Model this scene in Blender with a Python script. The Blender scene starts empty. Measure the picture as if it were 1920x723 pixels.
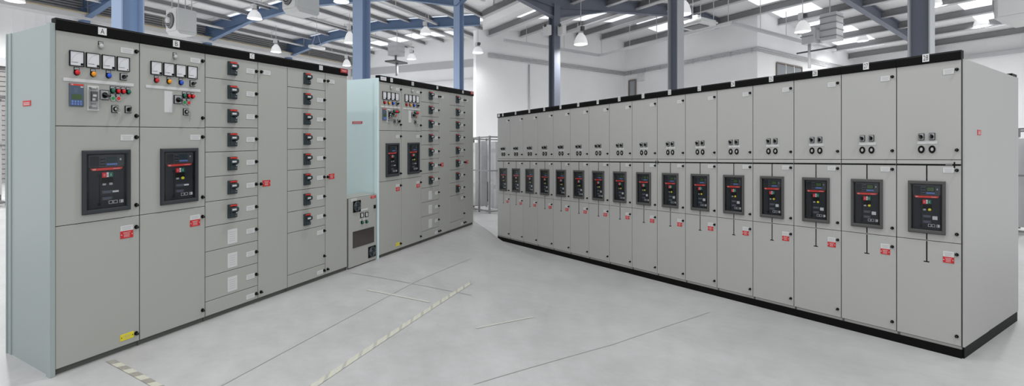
import bpy, math, random
from mathutils import Vector
random.seed(7)
C = bpy.context.scene.collection
sc = bpy.context.scene
PI = math.pi

# ------------------------------------------------------------------ camera numbers
F, CX, HY, CH = 875.0, 852.0, 253.5, 1.478      # focal (px of 1920), principal x, horizon y, eye height
T = 0.0486                                      # fall of the floor in the right-hand wing (per metre away)
UL = (0.4924, 0.8704)                           # left wing: direction along its switchboards
XR = (0.5087, -0.8610)                          # right wing: direction along its switchboard

# ------------------------------------------------------------------ materials
MATS = {}
def mat(name, col, rough=0.5, metal=0.0, emit=None, noise=0.0, nscale=8.0, alpha=None, bump=0.0):
    m = bpy.data.materials.new(name); m.use_nodes = True
    nt = m.node_tree; b = nt.nodes['Principled BSDF']
    b.inputs['Base Color'].default_value = (*col, 1)
    b.inputs['Roughness'].default_value = rough
    b.inputs['Metallic'].default_value = metal
    tc = nt.nodes.new('ShaderNodeTexCoord')
    if noise or bump:
        n = nt.nodes.new('ShaderNodeTexNoise'); n.inputs['Scale'].default_value = nscale
        n.inputs['Detail'].default_value = 5
        nt.links.new(tc.outputs['Object'], n.inputs['Vector'])
        if noise:
            mx = nt.nodes.new('ShaderNodeMixRGB'); mx.blend_type = 'MIX'
            mx.inputs[1].default_value = (*[c*(1-noise) for c in col], 1)
            mx.inputs[2].default_value = (*[min(1, c*(1+noise)) for c in col], 1)
            nt.links.new(n.outputs['Fac'], mx.inputs[0]); nt.links.new(mx.outputs[0], b.inputs['Base Color'])
        if bump:
            bp = nt.nodes.new('ShaderNodeBump'); bp.inputs['Strength'].default_value = bump
            bp.inputs['Distance'].default_value = 0.002
            nt.links.new(n.outputs['Fac'], bp.inputs['Height']); nt.links.new(bp.outputs[0], b.inputs['Normal'])
    if emit:
        b.inputs['Emission Color'].default_value = (*emit[0], 1); b.inputs['Emission Strength'].default_value = emit[1]
    if name in ('black','plinth_black','gap','breaker_grey','breaker_light','bezel','bezel_right','lcd_dark','slate'): b.inputs['Specular IOR Level'].default_value = 0.06
    MATS[name] = m
    return name
def glass(name, tint, mixf):
    m = bpy.data.materials.new(name); m.use_nodes = True; nt = m.node_tree
    for n in list(nt.nodes): nt.nodes.remove(n)
    o = nt.nodes.new('ShaderNodeOutputMaterial'); mx = nt.nodes.new('ShaderNodeMixShader')
    t = nt.nodes.new('ShaderNodeBsdfTransparent'); g = nt.nodes.new('ShaderNodeBsdfGlossy')
    t.inputs['Color'].default_value = (*tint, 1); g.inputs['Roughness'].default_value = 0.08
    mx.inputs[0].default_value = mixf
    nt.links.new(t.outputs[0], mx.inputs[1]); nt.links.new(g.outputs[0], mx.inputs[2]); nt.links.new(mx.outputs[0], o.inputs[0])
    MATS[name] = m; return name

mat('paint', (0.345, 0.348, 0.325), 0.45, noise=0.015, nscale=3, bump=0.03)
mat('paint_right', (0.375, 0.375, 0.362), 0.45, noise=0.015, nscale=3, bump=0.03)
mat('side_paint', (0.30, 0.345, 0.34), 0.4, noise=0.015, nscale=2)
mat('side_paint_far_lit', (0.60, 0.74, 0.75), 0.4, noise=0.015, nscale=2)  # same end-panel paint, brightened in colour to offset shade between the banks
mat('gap', (0.05, 0.05, 0.048), 0.7)
mat('base_strip', (0.075, 0.078, 0.068), 0.6)
mat('black', (0.006, 0.006, 0.006), 0.45)
mat('black_gloss', (0.008, 0.008, 0.009), 0.25)
mat('plinth_black', (0.006, 0.006, 0.006), 0.5)
mat('bezel', (0.045, 0.05, 0.055), 0.4)
mat('bezel_right', (0.085, 0.085, 0.083), 0.4)
mat('breaker_grey', (0.024, 0.026, 0.029), 0.5)
mat('breaker_light', (0.06, 0.064, 0.07), 0.45)
mat('slate', (0.042, 0.055, 0.06), 0.45)
mat('slate_light', (0.07, 0.09, 0.10), 0.4)
mat('white', (0.62, 0.62, 0.62), 0.5)
mat('label_white', (0.55, 0.55, 0.55), 0.5)
mat('label_ink', (0.36, 0.36, 0.37), 0.6)
mat('ink', (0.02, 0.02, 0.025), 0.6)
mat('meter_face', (0.60, 0.61, 0.63), 0.3)
mat('red', (0.55, 0.006, 0.012), 0.35)
mat('red_label', (0.50, 0.012, 0.015), 0.45)
mat('red_strip', (0.58, 0.03, 0.02), 0.4)
mat('amber', (0.75, 0.28, 0.005), 0.3)
mat('blue', (0.01, 0.07, 0.50), 0.3)
mat('green', (0.0, 0.11, 0.065), 0.3)
mat('green_bright', (0.0, 0.24, 0.06), 0.35)
mat('yellow', (0.65, 0.55, 0.01), 0.45)
mat('lens_clear', (0.42, 0.42, 0.41), 0.2)
mat('scale_ink', (0.44, 0.44, 0.45), 0.6)
mat('chrome', (0.38, 0.38, 0.36), 0.25, 0.8)
mat('switch_plate', (0.33, 0.34, 0.35), 0.35)
mat('relay_body', (0.055, 0.085, 0.13), 0.45)
mat('lcd_green', (0.035, 0.075, 0.015), 0.3)
mat('lcd_dark', (0.03, 0.045, 0.05), 0.2)
mat('key_blue', (0.12, 0.20, 0.52), 0.4)
mat('text_blue', (0.13, 0.15, 0.22), 0.5)
mat('window_dark', (0.055, 0.045, 0.042), 0.12)
mat('steel_blue', (0.13, 0.20, 0.33), 0.5, noise=0.03, nscale=2)
mat('steel_blue_light', (0.28, 0.36, 0.48), 0.5, noise=0.03, nscale=2)
mat('steel_blue_grey', (0.14, 0.155, 0.20), 0.5, noise=0.03, nscale=2)
mat('steel_grey_light', (0.42, 0.43, 0.46), 0.5)
mat('purlin', (0.22, 0.22, 0.225), 0.4)
mat('dark_sheet', (0.33, 0.33, 0.33), 0.5)
mat('galv', (0.50, 0.50, 0.51), 0.35)
mat('pipe_white', (0.66, 0.66, 0.66), 0.4)
mat('pipe_brown', (0.42, 0.36, 0.25), 0.5)
mat('heater', (0.66, 0.67, 0.66), 0.45)
mat('skylight', (0.8, 0.82, 0.84), 0.5, emit=((0.93, 0.97, 1.0), 0.75))
mat('lamp_shade', (0.8, 0.8, 0.8), 0.3, emit=((1, 1, 1), 0.25))
mat('lamp_bulb', (1, 1, 1), 0.3, emit=((1, 0.98, 0.95), 4.0))
mat('shutter', (0.30, 0.29, 0.28), 0.5)
mat('rack_alu', (0.22, 0.22, 0.225), 0.35)
mat('column_blue', (0.20, 0.30, 0.48), 0.5, noise=0.03, nscale=2)
mat('column_blue_light', (0.32, 0.42, 0.60), 0.5, noise=0.03, nscale=2)
mat('rack_dark', (0.07, 0.07, 0.07), 0.6)
mat('rack_brown', (0.30, 0.22, 0.19), 0.6)
mat('frame_brown', (0.22, 0.19, 0.17), 0.6)
mat('pane', (0.30, 0.32, 0.34), 0.1)
mat('tape_cream', (0.48, 0.48, 0.395), 0.6, noise=0.12, nscale=60)
mat('tape_dark', (0.27, 0.26, 0.225), 0.6, noise=0.35, nscale=70)
mat('tape_faint', (0.36, 0.355, 0.33), 0.7, noise=0.35, nscale=70)
mat('joint', (0.375, 0.375, 0.37), 0.8)
mat('tape_worn', (0.46, 0.46, 0.42), 0.7, noise=0.15, nscale=50)
glass('clear_pane', (0.93, 0.94, 0.95), 0.012)
glass('clear_plastic', (0.93, 0.93, 0.93), 0.06)

def wall_mat(name, base, lo, axis_scale):
    m = bpy.data.materials.new(name); m.use_nodes = True; nt = m.node_tree; b = nt.nodes['Principled BSDF']
    b.inputs['Roughness'].default_value = 0.7
    tc = nt.nodes.new('ShaderNodeTexCoord'); n = nt.nodes.new('ShaderNodeTexNoise'); n.inputs['Scale'].default_value = 0.6
    n.inputs['Detail'].default_value = 4
    nt.links.new(tc.outputs['Object'], n.inputs['Vector'])
    cr = nt.nodes.new('ShaderNodeValToRGB'); cr.color_ramp.elements[0].position = 0.3; cr.color_ramp.elements[1].position = 0.7
    cr.color_ramp.elements[0].color = (*lo, 1); cr.color_ramp.elements[1].color = (*base, 1)
    nt.links.new(n.outputs['Fac'], cr.inputs[0]); nt.links.new(cr.outputs[0], b.inputs['Base Color'])
    MATS[name] = m
wall_mat('wall_white', (0.90, 0.90, 0.90), (0.85, 0.85, 0.855), 1)
wall_mat('roof_sheet', (0.86, 0.86, 0.86), (0.80, 0.80, 0.80), 1)

def floor_mat():
    m = bpy.data.materials.new('concrete'); m.use_nodes = True; nt = m.node_tree; b = nt.nodes['Principled BSDF']
    tc = nt.nodes.new('ShaderNodeTexCoord')
    n1 = nt.nodes.new('ShaderNodeTexNoise'); n1.inputs['Scale'].default_value = 0.9; n1.inputs['Detail'].default_value = 8; n1.inputs['Roughness'].default_value = 0.6
    n2 = nt.nodes.new('ShaderNodeTexNoise'); n2.inputs['Scale'].default_value = 7; n2.inputs['Detail'].default_value = 8; n2.inputs['Roughness'].default_value = 0.7
    nt.links.new(tc.outputs['Object'], n1.inputs['Vector']); nt.links.new(tc.outputs['Object'], n2.inputs['Vector'])
    c1 = nt.nodes.new('ShaderNodeValToRGB'); c1.color_ramp.elements[0].position = 0.32; c1.color_ramp.elements[1].position = 0.68
    c1.color_ramp.elements[0].color = (0.39, 0.39, 0.39, 1); c1.color_ramp.elements[1].color = (0.475, 0.475, 0.475, 1)
    c2 = nt.nodes.new('ShaderNodeValToRGB'); c2.color_ramp.elements[0].position = 0.25; c2.color_ramp.elements[1].position = 0.7
    c2.color_ramp.elements[0].color = (0.83, 0.83, 0.825, 1); c2.color_ramp.elements[1].color = (1, 1, 1, 1)
    nt.links.new(n1.outputs['Fac'], c1.inputs[0]); nt.links.new(n2.outputs['Fac'], c2.inputs[0])
    mu = nt.nodes.new('ShaderNodeMixRGB'); mu.blend_type = 'MULTIPLY'; mu.inputs[0].default_value = 1
    nt.links.new(c1.outputs[0], mu.inputs[1]); nt.links.new(c2.outputs[0], mu.inputs[2]); nt.links.new(mu.outputs[0], b.inputs['Base Color'])
    mr = nt.nodes.new('ShaderNodeMapRange'); mr.inputs[3].default_value = 0.32; mr.inputs[4].default_value = 0.5
    nt.links.new(n2.outputs['Fac'], mr.inputs[0]); nt.links.new(mr.outputs[0], b.inputs['Roughness'])
    b.inputs['Specular IOR Level'].default_value = 0.35
    MATS['concrete'] = m
floor_mat()

# ------------------------------------------------------------------ frames and mesh building
class Frame:
    """local x = along the wing (to the viewer's right), y = into the cabinets, z = up"""
    def __init__(s, ox, oy, X, t):
        s.o = (ox, oy); s.X = X; s.B = (-X[1], X[0]); s.t = t
    def rel(s, v):      # object space: turned into place by the object's own z rotation
        dy = v[0]*s.X[1] + v[1]*s.B[1]
        return (v[0], v[1], v[2] - s.t*dy)
    def world(s, v):
        dx = v[0]*s.X[0] + v[1]*s.B[0]; dy = v[0]*s.X[1] + v[1]*s.B[1]
        return (s.o[0]+dx, s.o[1]+dy, v[2] - s.t*dy - s.t*s.o[1])
    def rot(s): return (0, 0, math.atan2(s.X[1], s.X[0]))
    def loc(s, px, d):
        """local x of the point that stands in image column px on the line y = d (frames through the eye only)"""
        a = (px-CX)/F
        # X = a*Z ; d = B.(X,Z)
        Z = d/(s.B[0]*a + s.B[1])
        return s.X[0]*a*Z + s.X[1]*Z
    def xy(s, px, Z):
        a = (px-CX)/F*Z
        return (s.X[0]*a + s.X[1]*Z, s.B[0]*a + s.B[1]*Z)
WL = Frame(0, 0, UL, 0.0)
WR = Frame(0, 0, XR, T)
BL = Frame(-2.452, 2.865, UL, 0.0)
BR = Frame(3.738, 3.439, XR, T)

TXT = {}
def text_mesh(s):
    if s not in TXT:
        cu = bpy.data.curves.new('t', 'FONT'); cu.body = s; cu.resolution_u = 3
        o = bpy.data.objects.new('t', cu); C.objects.link(o)
        dg = bpy.context.evaluated_depsgraph_get()
        me = bpy.data.meshes.new_from_object(o.evaluated_get(dg))
        vs = [tuple(v.co) for v in me.vertices]; fs = [tuple(p.vertices) for p in me.polygons]
        bpy.data.objects.remove(o); bpy.data.curves.remove(cu); bpy.data.meshes.remove(me)
        x0 = min(v[0] for v in vs); x1 = max(v[0] for v in vs); y0 = min(v[1] for v in vs); y1 = max(v[1] for v in vs)
        TXT[s] = ([((v[0]-x0)/(x1-x0), (v[1]-y0)/(y1-y0)) for v in vs], fs)
    return TXT[s]

class MB:
    def __init__(s, fr): s.fr = fr; s.v = []; s.f = []; s.m = []; s.mn = []; s.sm = []
    def mi(s, m):
        if m not in s.mn: s.mn.append(m)
        return s.mn.index(m)
    def add(s, vs, fs, m, smooth=False):
        b = len(s.v); s.v += [tuple(v) for v in vs]; k = s.mi(m)
        for f in fs: s.f.append([b+i for i in f]); s.m.append(k); s.sm.append(smooth)
        return s
    def box(s, x0, x1, y0, y1, z0, z1, m):
        vs = [(x0,y0,z0),(x1,y0,z0),(x1,y1,z0),(x0,y1,z0),(x0,y0,z1),(x1,y0,z1),(x1,y1,z1),(x0,y1,z1)]
        return s.add(vs, [(0,3,2,1),(4,5,6,7),(0,1,5,4),(1,2,6,5),(2,3,7,6),(3,0,4,7)], m)
    def panel(s, x0, x1, z0, z1, yf, yb, m, c=0.003):
        """box with a chamfered front (front at yf, back at yb > yf)"""
        vs = [(x0+c,yf,z0+c),(x1-c,yf,z0+c),(x1-c,yf,z1-c),(x0+c,yf,z1-c),
              (x0,yf+c,z0),(x1,yf+c,z0),(x1,yf+c,z1),(x0,yf+c,z1),
              (x0,yb,z0),(x1,yb,z0),(x1,yb,z1),(x0,yb,z1)]
        fs = [(0,1,2,3),(0,4,5,1),(1,5,6,2),(2,6,7,3),(3,7,4,0),(4,8,9,5),(5,9,10,6),(6,10,11,7),(7,11,8,4),(8,11,10,9)]
        return s.add(vs, fs, m)
    def ring_panel(s, x0, x1, z0, z1, bw, bh, yf, yb, m, c=0.004):
        """rectangular frame with chamfered lip"""
        def rect(i, y, ix, iz): return [(x0+ix,y,z0+iz),(x1-ix,y,z0+iz),(x1-ix,y,z1-iz),(x0+ix,y,z1-iz)]
        R = [rect(0,yb,0,0), rect(0,yf+c,0,0), rect(0,yf,c,c), rect(0,yf,bw-c,bh-c), rect(0,yf+c*1.5,bw,bh), rect(0,yb,bw,bh)]
        vs = [v for r in R for v in r]; fs = []
        for k in range(6):
            a = k*4; b = ((k+1) % 6)*4
            for i in range(4):
                j = (i+1) % 4; fs.append((a+i, a+j, b+j, b+i))
        return s.add(vs, fs, m)
    def cyl(s, cx, cz, y0, y1, rx, rz, m, n=16, taper=1.0, dome=0.0):
        """disc-like cylinder whose axis is the local y; y0 front, y1 back"""
        vs = []; fs = []
        rings = [(y1, 1.0), (y0, taper)]
        if dome: rings += [(y0-dome*0.6, taper*0.8), (y0-dome*0.9, taper*0.45)]
        for y, k in rings:
            for i in range(n):
                a = 2*PI*i/n; vs.append((cx+rx*k*math.cos(a), y, cz+rz*k*math.sin(a)))
        for r in range(len(rings)-1):
            for i in range(n):
                j = (i+1) % n; fs.append((r*n+i, r*n+j, (r+1)*n+j, (r+1)*n+i))
        fs.append(tuple(range((len(rings)-1)*n, len(rings)*n))); fs.append(tuple(reversed(range(n))))
        s.add(vs, fs[:-2], m, True); b = len(s.v)-len(vs); k = s.mi(m)
        for f in fs[-2:]: s.f.append([b+i for i in f]); s.m.append(k); s.sm.append(False)
        return s
    def annulus(s, cx, cz, y0, y1, rx, rz, k, m, n=20):
        vs = []; fs = []
        for (y, q) in ((y1, 1), (y0+0.003, 1), (y0, 0.93), (y0, k+0.05), (y0+0.003, k), (y1, k)):
            for i in range(n):
                a = 2*PI*i/n; vs.append((cx+rx*q*math.cos(a), y, cz+rz*q*math.sin(a)))
        for r in range(6):
            r2 = (r+1) % 6
            for i in range(n):
                j = (i+1) % n; fs.append((r*n+i, r*n+j, r2*n+j, r2*n+i))
        return s.add(vs, fs, m, True)
    def bar(s, a, b, r, m, n=8):
        a = Vector(a); b = Vector(b); d = (b-a).normalized()
        u = d.cross(Vector((0,0,1)) if abs(d.z) < 0.9 else Vector((1,0,0))).normalized(); w = d.cross(u)
        vs = []
        for p in (a, b):
            for i in range(n):
                t = 2*PI*i/n; vs.append(tuple(p + u*r*math.cos(t) + w*r*math.sin(t)))
        fs = [(i, (i+1) % n, n+(i+1) % n, n+i) for i in range(n)] + [tuple(reversed(range(n))), tuple(range(n, 2*n))]
        return s.add(vs, fs, m, n > 6)
    def lathe(s, cx, cy, prof, m, n=20, cap=False):
        vs = []; fs = []
        for (r, z) in prof:
            for i in range(n):
                a = 2*PI*i/n; vs.append((cx+r*math.cos(a), cy+r*math.sin(a), z))
        for k in range(len(prof)-1):
            for i in range(n):
                j = (i+1) % n; fs.append((k*n+i, k*n+j, (k+1)*n+j, (k+1)*n+i))
        return s.add(vs, fs, m, True)
    def prism(s, pts, axis, a, b, m):
        """polygon pts extruded along an axis: 'x' pts=(y,z); 'y' pts=(x,z); 'z' pts=(x,y)"""
        def mk(p, t):
            return {'x': (t, p[0], p[1]), 'y': (p[0], t, p[1]), 'z': (p[0], p[1], t)}[axis]
        n = len(pts); vs = [mk(p, a) for p in pts] + [mk(p, b) for p in pts]
        fs = [tuple(reversed(range(n))), tuple(range(n, 2*n))] + [(i, (i+1) % n, n+(i+1) % n, n+i) for i in range(n)]
        return s.add(vs, fs, m)
    def text(s, t, x0, x1, z0, z1, y, m):
        vs, fs = text_mesh(t)
        return s.add([(x0+(x1-x0)*v[0], y, z0+(z1-z0)*v[1]) for v in vs], fs, m)
    def marks(s, x0, x1, z0, z1, rows, y, m='label_ink', rnd=True):
        h = (z1-z0)/(rows*2+1)
        for r in range(rows):
            zz = z1-h*(2*r+1.5); k = (0.12 if rnd and r else 0.04)*(x1-x0)
            s.add([(x0+k,y,zz-h*.3),(x1-k*1.4,y,zz-h*.3),(x1-k*1.4,y,zz+h*.3),(x0+k,y,zz+h*.3)], [(0,1,2,3)], m)
        return s
    def build(s, name, parent=None, origin=None):
        me = bpy.data.meshes.new(name)
        if origin is not None:      # world-located object: vertices relative to the origin
            ow = s.fr.world(origin); oo = origin
            vs = [s.fr.rel((v[0]-oo[0], v[1]-oo[1], v[2]-oo[2])) for v in s.v]
        else:
            ow = (0, 0, 0); vs = [s.fr.rel(v) for v in s.v]
        me.from_pydata(vs, [], s.f)
        for n in s.mn: me.materials.append(MATS[n])
        me.polygons.foreach_set('material_index', s.m); me.polygons.foreach_set('use_smooth', s.sm)
        import bmesh
        bm = bmesh.new(); bm.from_mesh(me)
        closed = all(e.is_manifold for e in bm.edges)
        if closed: bmesh.ops.recalc_face_normals(bm, faces=bm.faces)
        bm.to_mesh(me); bm.free(); me.update()
        o = bpy.data.objects.new(name, me); C.objects.link(o)
        o.location = ow
        if parent: o.parent = parent; o.location = (0, 0, 0)
        elif origin is not None: o.rotation_euler = s.fr.rot()
        return o

def tag(o, label, cat, group=None):
    o['label'] = label; o['category'] = cat
    if group: o['group'] = group
    return o
def thing(name, fr, at, label, cat, group=None):
    o = bpy.data.objects.new(name, None); o.empty_display_size = 0.2; C.objects.link(o)
    o.location = fr.world(at); o.rotation_euler = fr.rot()
    return tag(o, label, cat, group)
def struct(o): o['kind'] = 'structure'; return o
def plabel(o, l): o['label'] = l; return o

# ------------------------------------------------------------------ small fittings (all in the cabinet's local frame)
def latch(fr, par, x, z, s=1.0):
    m = MB(fr); m.cyl(x, z, -0.010, 0.0, 0.0125*s, 0.0145*s, 'black', 14, 0.9)
    m.cyl(x, z, -0.024, -0.010, 0.0085*s, 0.0105*s, 'black_gloss', 12, 0.85, 0.003)
    m.box(x-0.002, x+0.002, -0.0275, -0.024, z-0.006, z+0.006, 'black')
    return m.build('door_latch', par)
def label_plate(fr, par, x0, x1, z0, z1, rows=3, colr='label_white', name='label_plate'):
    m = MB(fr); m.panel(x0, x1, z0, z1, -0.003, 0.0, colr, 0.0008); m.marks(x0+.004, x1-.004, z0+.003, z1-.003, rows, -0.0034)
    return m.build(name, par)
def warn_label(fr, par, x0, x1, z0, z1):
    m = MB(fr); m.panel(x0, x1, z0, z1, -0.003, 0.0, 'red_label', 0.0008)
    w = x1-x0; h = z1-z0
    m.marks(x0+w*.18, x1-w*.18, z0+h*.08, z1-h*.08, 4, -0.0034, 'label_white')
    for k in (x0+w*.09, x1-w*.09): m.cyl(k, (z0+z1)/2, -0.0045, -0.003, 0.0028, 0.0035, 'white', 8)
    return plabel(m.build('warning_label', par), 'red engraved warning plate with white lettering')
def meter(fr, par, x0, x1, z0, z1, kind):
    m = MB(fr); w = x1-x0; h = z1-z0
    m.ring_panel(x0, x1, z0, z1, w*.055, h*.045, -0.012, 0.0, 'black', 0.001)
    m.box(x0+w*.05, x1-w*.05, -0.008, -0.001, z0+h*.04, z1-h*.04, 'meter_face')
    y = -0.0085
    # scale arc
    n = 14; cx = x0+w*.78; cz = z0+h*.22; vs = []; fs = []
    for i in range(n+1):
        a = PI/2 + (PI/2)*i/n
        for r in (0.62, 0.645): vs.append((cx+w*r*math.cos(a), y, cz+h*r*math.sin(a)*1.05))
    for i in range(n): fs.append((2*i, 2*i+1, 2*i+3, 2*i+2))
    m.add(vs, fs, 'scale_ink')
    for i in range(0, n+1, 2):
        a = PI/2 + (PI/2)*i/n; c, s_ = math.cos(a), math.sin(a)
        m.add([(cx+w*.56*c-.0004, y, cz+h*.59*s_), (cx+w*.56*c+.0004, y, cz+h*.59*s_), (cx+w*.62*c+.0004, y, cz+h*.65*s_), (cx+w*.62*c-.0004, y, cz+h*.65*s_)], [(0,1,2,3)], 'scale_ink')
    if kind == 0:
        m.add([(x0+w*.14,y,z0+h*.235),(x0+w*.56,y,z0+h*.235),(x0+w*.60,y,z0+h*.27),(x0+w*.14,y,z0+h*.26)], [(0,1,2,3)], 'ink')
        m.box(x1-w*.24, x1-w*.08, -0.011, -0.008, z0+h*.08, z0+h*.22, 'black')
    else:
        m.add([(x0+w*.14,y,z0+h*.235),(x0+w*.60,y,z0+h*.225),(x0+w*.60,y,z0+h*.25),(x0+w*.14,y,z0+h*.26)], [(0,1,2,3)], 'ink')
        m.box(x1-w*.2, x1-w*.14, -0.010, -0.008, z0+h*.1, z0+h*.17, 'black')
    return plabel(m.build('panel_meter', par), 'square white-faced dial meter in a thin black bezel')
def lamp(fr, par, x, z, colr, word, sc_=1.0, name='indicator_lamp'):
    rx, rz = 0.0145*sc_, 0.0175*sc_
    m = MB(fr); m.box(x-rx*1.0, x+rx*1.0, -0.003, 0, z-rz*.2, z+rz*2.0, 'black')
    m.box(x-rx*.8, x+rx*.8, -0.0045, -0.003, z+rz*1.0, z+rz*1.8, 'switch_plate')
    m.cyl(x, z, -0.012, 0, rx*1.08, rz*1.08, 'black' if colr != 'lens_clear' else 'chrome', 16)
    m.cyl(x, z, -0.020, -0.010, rx*.95, rz*.95, colr, 16, 0.92, 0.008)
    return plabel(m.build(name, par), word)
def pushb(fr, par, x, z, colr, word):
    rx, rz = 0.0145, 0.0175
    m = MB(fr); m.box(x-rx, x+rx, -0.003, 0, z-rz*.2, z+rz*1.9, 'black')
    m.box(x-rx*.8, x+rx*.8, -0.0045, -0.003, z+rz*1.0, z+rz*1.7, 'switch_plate')
    m.cyl(x, z, -0.010, 0, rx*1.05, rz*1.05, 'chrome', 16)
    m.cyl(x, z, -0.013, -0.010, rx*.7, rz*.7, colr, 14)
    return plabel(m.build('push_button', par), word)
def selector(fr, par, x0, x1, z0, z1, style=0, ang=0.0, name='selector_switch'):
    cx, cz = (x0+x1)/2, (z0+z1)/2; w, h = x1-x0, z1-z0
    m = MB(fr); m.panel(x0, x1, z0, z1, -0.008, 0, 'black', 0.001)
    m.box(x0+w*.07, x1-w*.07, -0.0095, -0.008, z0+h*.06, z1-h*.06, 'switch_plate')
    if style == 0:
        m.cyl(cx, cz-h*.03, -0.022, -0.009, w*.30, h*.30, 'black', 16, 0.92)
        c, s_ = math.cos(ang), math.sin(ang)
        pts = [(-.33,-.10),(.33,-.10),(.38,0),(.33,.10),(-.33,.10)]
        P = [(cx+w*(a*c-b*s_), cz-h*.03+h*(a*s_+b*c)) for a, b in pts]
        m.prism(P, 'y', -0.038, -0.022, 'black_gloss')
    else:   # key operated
        m.cyl(cx, cz, -0.016, -0.009, w*.33, h*.33, 'black', 16)
        m.cyl(cx, cz, -0.020, -0.016, w*.2, h*.2, 'chrome', 12)
    return m.build(name, par)
def keyset(fr, par, x, z):
    m = MB(fr); m.box(x-0.001, x+0.001, -0.036, -0.018, z-0.005, z+0.005, 'chrome')
    m.annulus(x, z-0.010, -0.034, -0.031, 0.010, 0.013, 0.8, 'chrome', 12)
    for dx, l in ((-.003, .05), (.005, .036)):
        m.box(x+dx-0.0022, x+dx+0.0022, -0.034, -0.031, z-0.02-l, z-0.02, 'chrome')
        m.cyl(x+dx, z-0.024, -0.035, -0.030, 0.005, 0.007, 'chrome', 10)
    return plabel(m.build('key_bunch', par), 'small bunch of keys hanging from the key switch')

def breaker(fr, par, x0, x1, z0, z1, variant):
    """framed glazed window with the circuit breaker front behind it; part > sub-parts"""
    w, h = x1-x0, z1-z0
    bez = 'bezel' if variant in ('A', 'B') else 'bezel_right'
    X = lambda a: x0+w*a
    Zf = lambda b: z1-h*b
    m = MB(fr); m.ring_panel(x0, x1, z0, z1, w*.085, h*.068, -0.022, 0.001, bez, 0.006)
    m.ring_panel(X(.07), X(.93), Zf(.945), Zf(.055), w*.02, h*.02, -0.006, 0.004, 'black', 0.001)
    fb = m.build('breaker_window', par)
    y = -0.0005
    m = MB(fr)
    m.box(X(.082), X(.92), y, 0.001, Zf(.935), Zf(.065), 'black')
    m.box(X(.135), X(.86), y-.0018, y, Zf(.925), Zf(.30), 'breaker_grey')
    m.box(X(.135), X(.87), y-.0024, y, Zf(.275), Zf(.075), 'breaker_light')
    m.box(X(.15), X(.34), y-.0029, y, Zf(.265), Zf(.10), 'breaker_grey')
    m.box(X(.36), X(.47), y-.0029, y, Zf(.255), Zf(.11), 'breaker_grey')
    for zz in (.12, .17, .22): m.box(X(.37), X(.46), y-.0032, y, Zf(zz+.006), Zf(zz), 'text_blue')
    m.box(X(.31), X(.375), y-.004, y, Zf(.425), Zf(.39), 'black'); m.box(X(.31), X(.375), y-.004, y, Zf(.885), Zf(.84), 'black')
    m.box(X(.345), X(.36), y-.003, y, Zf(.86), Zf(.40), 'black')
    m.box(X(.39), X(.64), y-.003, y, Zf(.535), Zf(.445), 'black')
    m.cyl(X(.79), Zf(.155), y-.005, y, w*.022, h*.018, 'chrome', 10)
    plabel(m.build('breaker_face', fb), 'charcoal front of an air circuit breaker')
    m = MB(fr); m.box(X(.49), X(.72), y-.004, y, Zf(.205), Zf(.11), 'lcd_dark' if variant in 'AB' else 'black')
    m.box(X(.51), X(.70), y-.0046, y-.004, Zf(.195), Zf(.12), 'lcd_dark' if variant in 'AB' else 'lcd_green')
    for k in range(5): m.box(X(.50+.045*k), X(.535+.045*k), y-.005, y, Zf(.243), Zf(.218), 'key_blue')
    m.build('display_screen', fb)
    m = MB(fr)
    m.prism([(X(.16), Zf(.288)), (X(.84), Zf(.283)), (X(.80), Zf(.318)), (X(.21), Zf(.326))], 'y', y-.006, y, 'red_strip')
    m.prism([(X(.80), Zf(.29)), (X(.865), Zf(.235)), (X(.875), Zf(.235)), (X(.815), Zf(.295))], 'y', y-.006, y, 'breaker_light')
    m.text('ABB', X(.20), X(.27), Zf(.316), Zf(.294), y-.0065, 'white')
    m.marks(X(.62), X(.78), Zf(.314), Zf(.292), 1, y-.0065, 'white')
    plabel(m.build('maker_strip', fb), 'red strip across the breaker with white letters')
    m = MB(fr); m.box(X(.40), X(.49), y-.007, y, Zf(.44), Zf(.36), 'red')
    m.text('O', X(.43), X(.46), Zf(.42), Zf(.385), y-.0073, 'white'); m.build('push_button', fb)['label'] = 'red opening button'
    m = MB(fr); m.box(X(.49), X(.535), y-.006, y, Zf(.435), Zf(.36), 'white'); m.box(X(.497), X(.527), y-.0066, y, Zf(.41), Zf(.39), 'label_ink')
    m.build('status_flag', fb)
    m = MB(fr); m.box(X(.535), X(.625), y-.007, y, Zf(.435), Zf(.36), 'green')
    m.text('I', X(.575), X(.585), Zf(.42), Zf(.38), y-.0073, 'white'); m.build('push_button', fb)['label'] = 'green closing button'
    m = MB(fr)
    m.box(X(.41), X(.48), y-.0045, y, Zf(.565), Zf(.535), 'switch_plate')
    if variant == 'A': m.box(X(.55), X(.62), y-.0045, y, Zf(.565), Zf(.53), 'switch_plate')
    else: m.cyl(X(.585), Zf(.545), y-.006, y, w*.042, h*.024, 'yellow', 12)
    for (a, b, c, d, k) in ((.40, .62, .65, .70, 2), (.40, .62, .755, .805, 3)):
        m.box(X(a), X(b), y-.003, y, Zf(d), Zf(c), 'breaker_light'); m.marks(X(a), X(b), Zf(d), Zf(c), k, y-.0034, 'text_blue')
    if variant in 'AB': m.box(X(.62), X(.75), y-.004, y, Zf(.69), Zf(.662), 'label_white')
    else:
        m.box(X(.66), X(.79), y-.004, y, Zf(.73), Zf(.665), 'label_white'); m.marks(X(.67), X(.78), Zf(.725), Zf(.67), 3, y-.0043)
    for a in (.54, .64, .77):
        m.ring_panel(X(a), X(a+.085), Zf(.87), Zf(.82), w*.008, h*.005, y-.004, y, 'label_white', 0.0003)
    m.box(X(.80), X(.84), y-.004, y, Zf(.865), Zf(.825), 'label_white')
    m.build('rating_plates', fb)
    m = MB(fr); m.box(X(.088), X(.912), -0.0115, -0.0105, Zf(.93), Zf(.07), 'clear_pane')
    plabel(m.build('glass_pane', fb), 'clear window pane over the breaker')
    return fb

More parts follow.
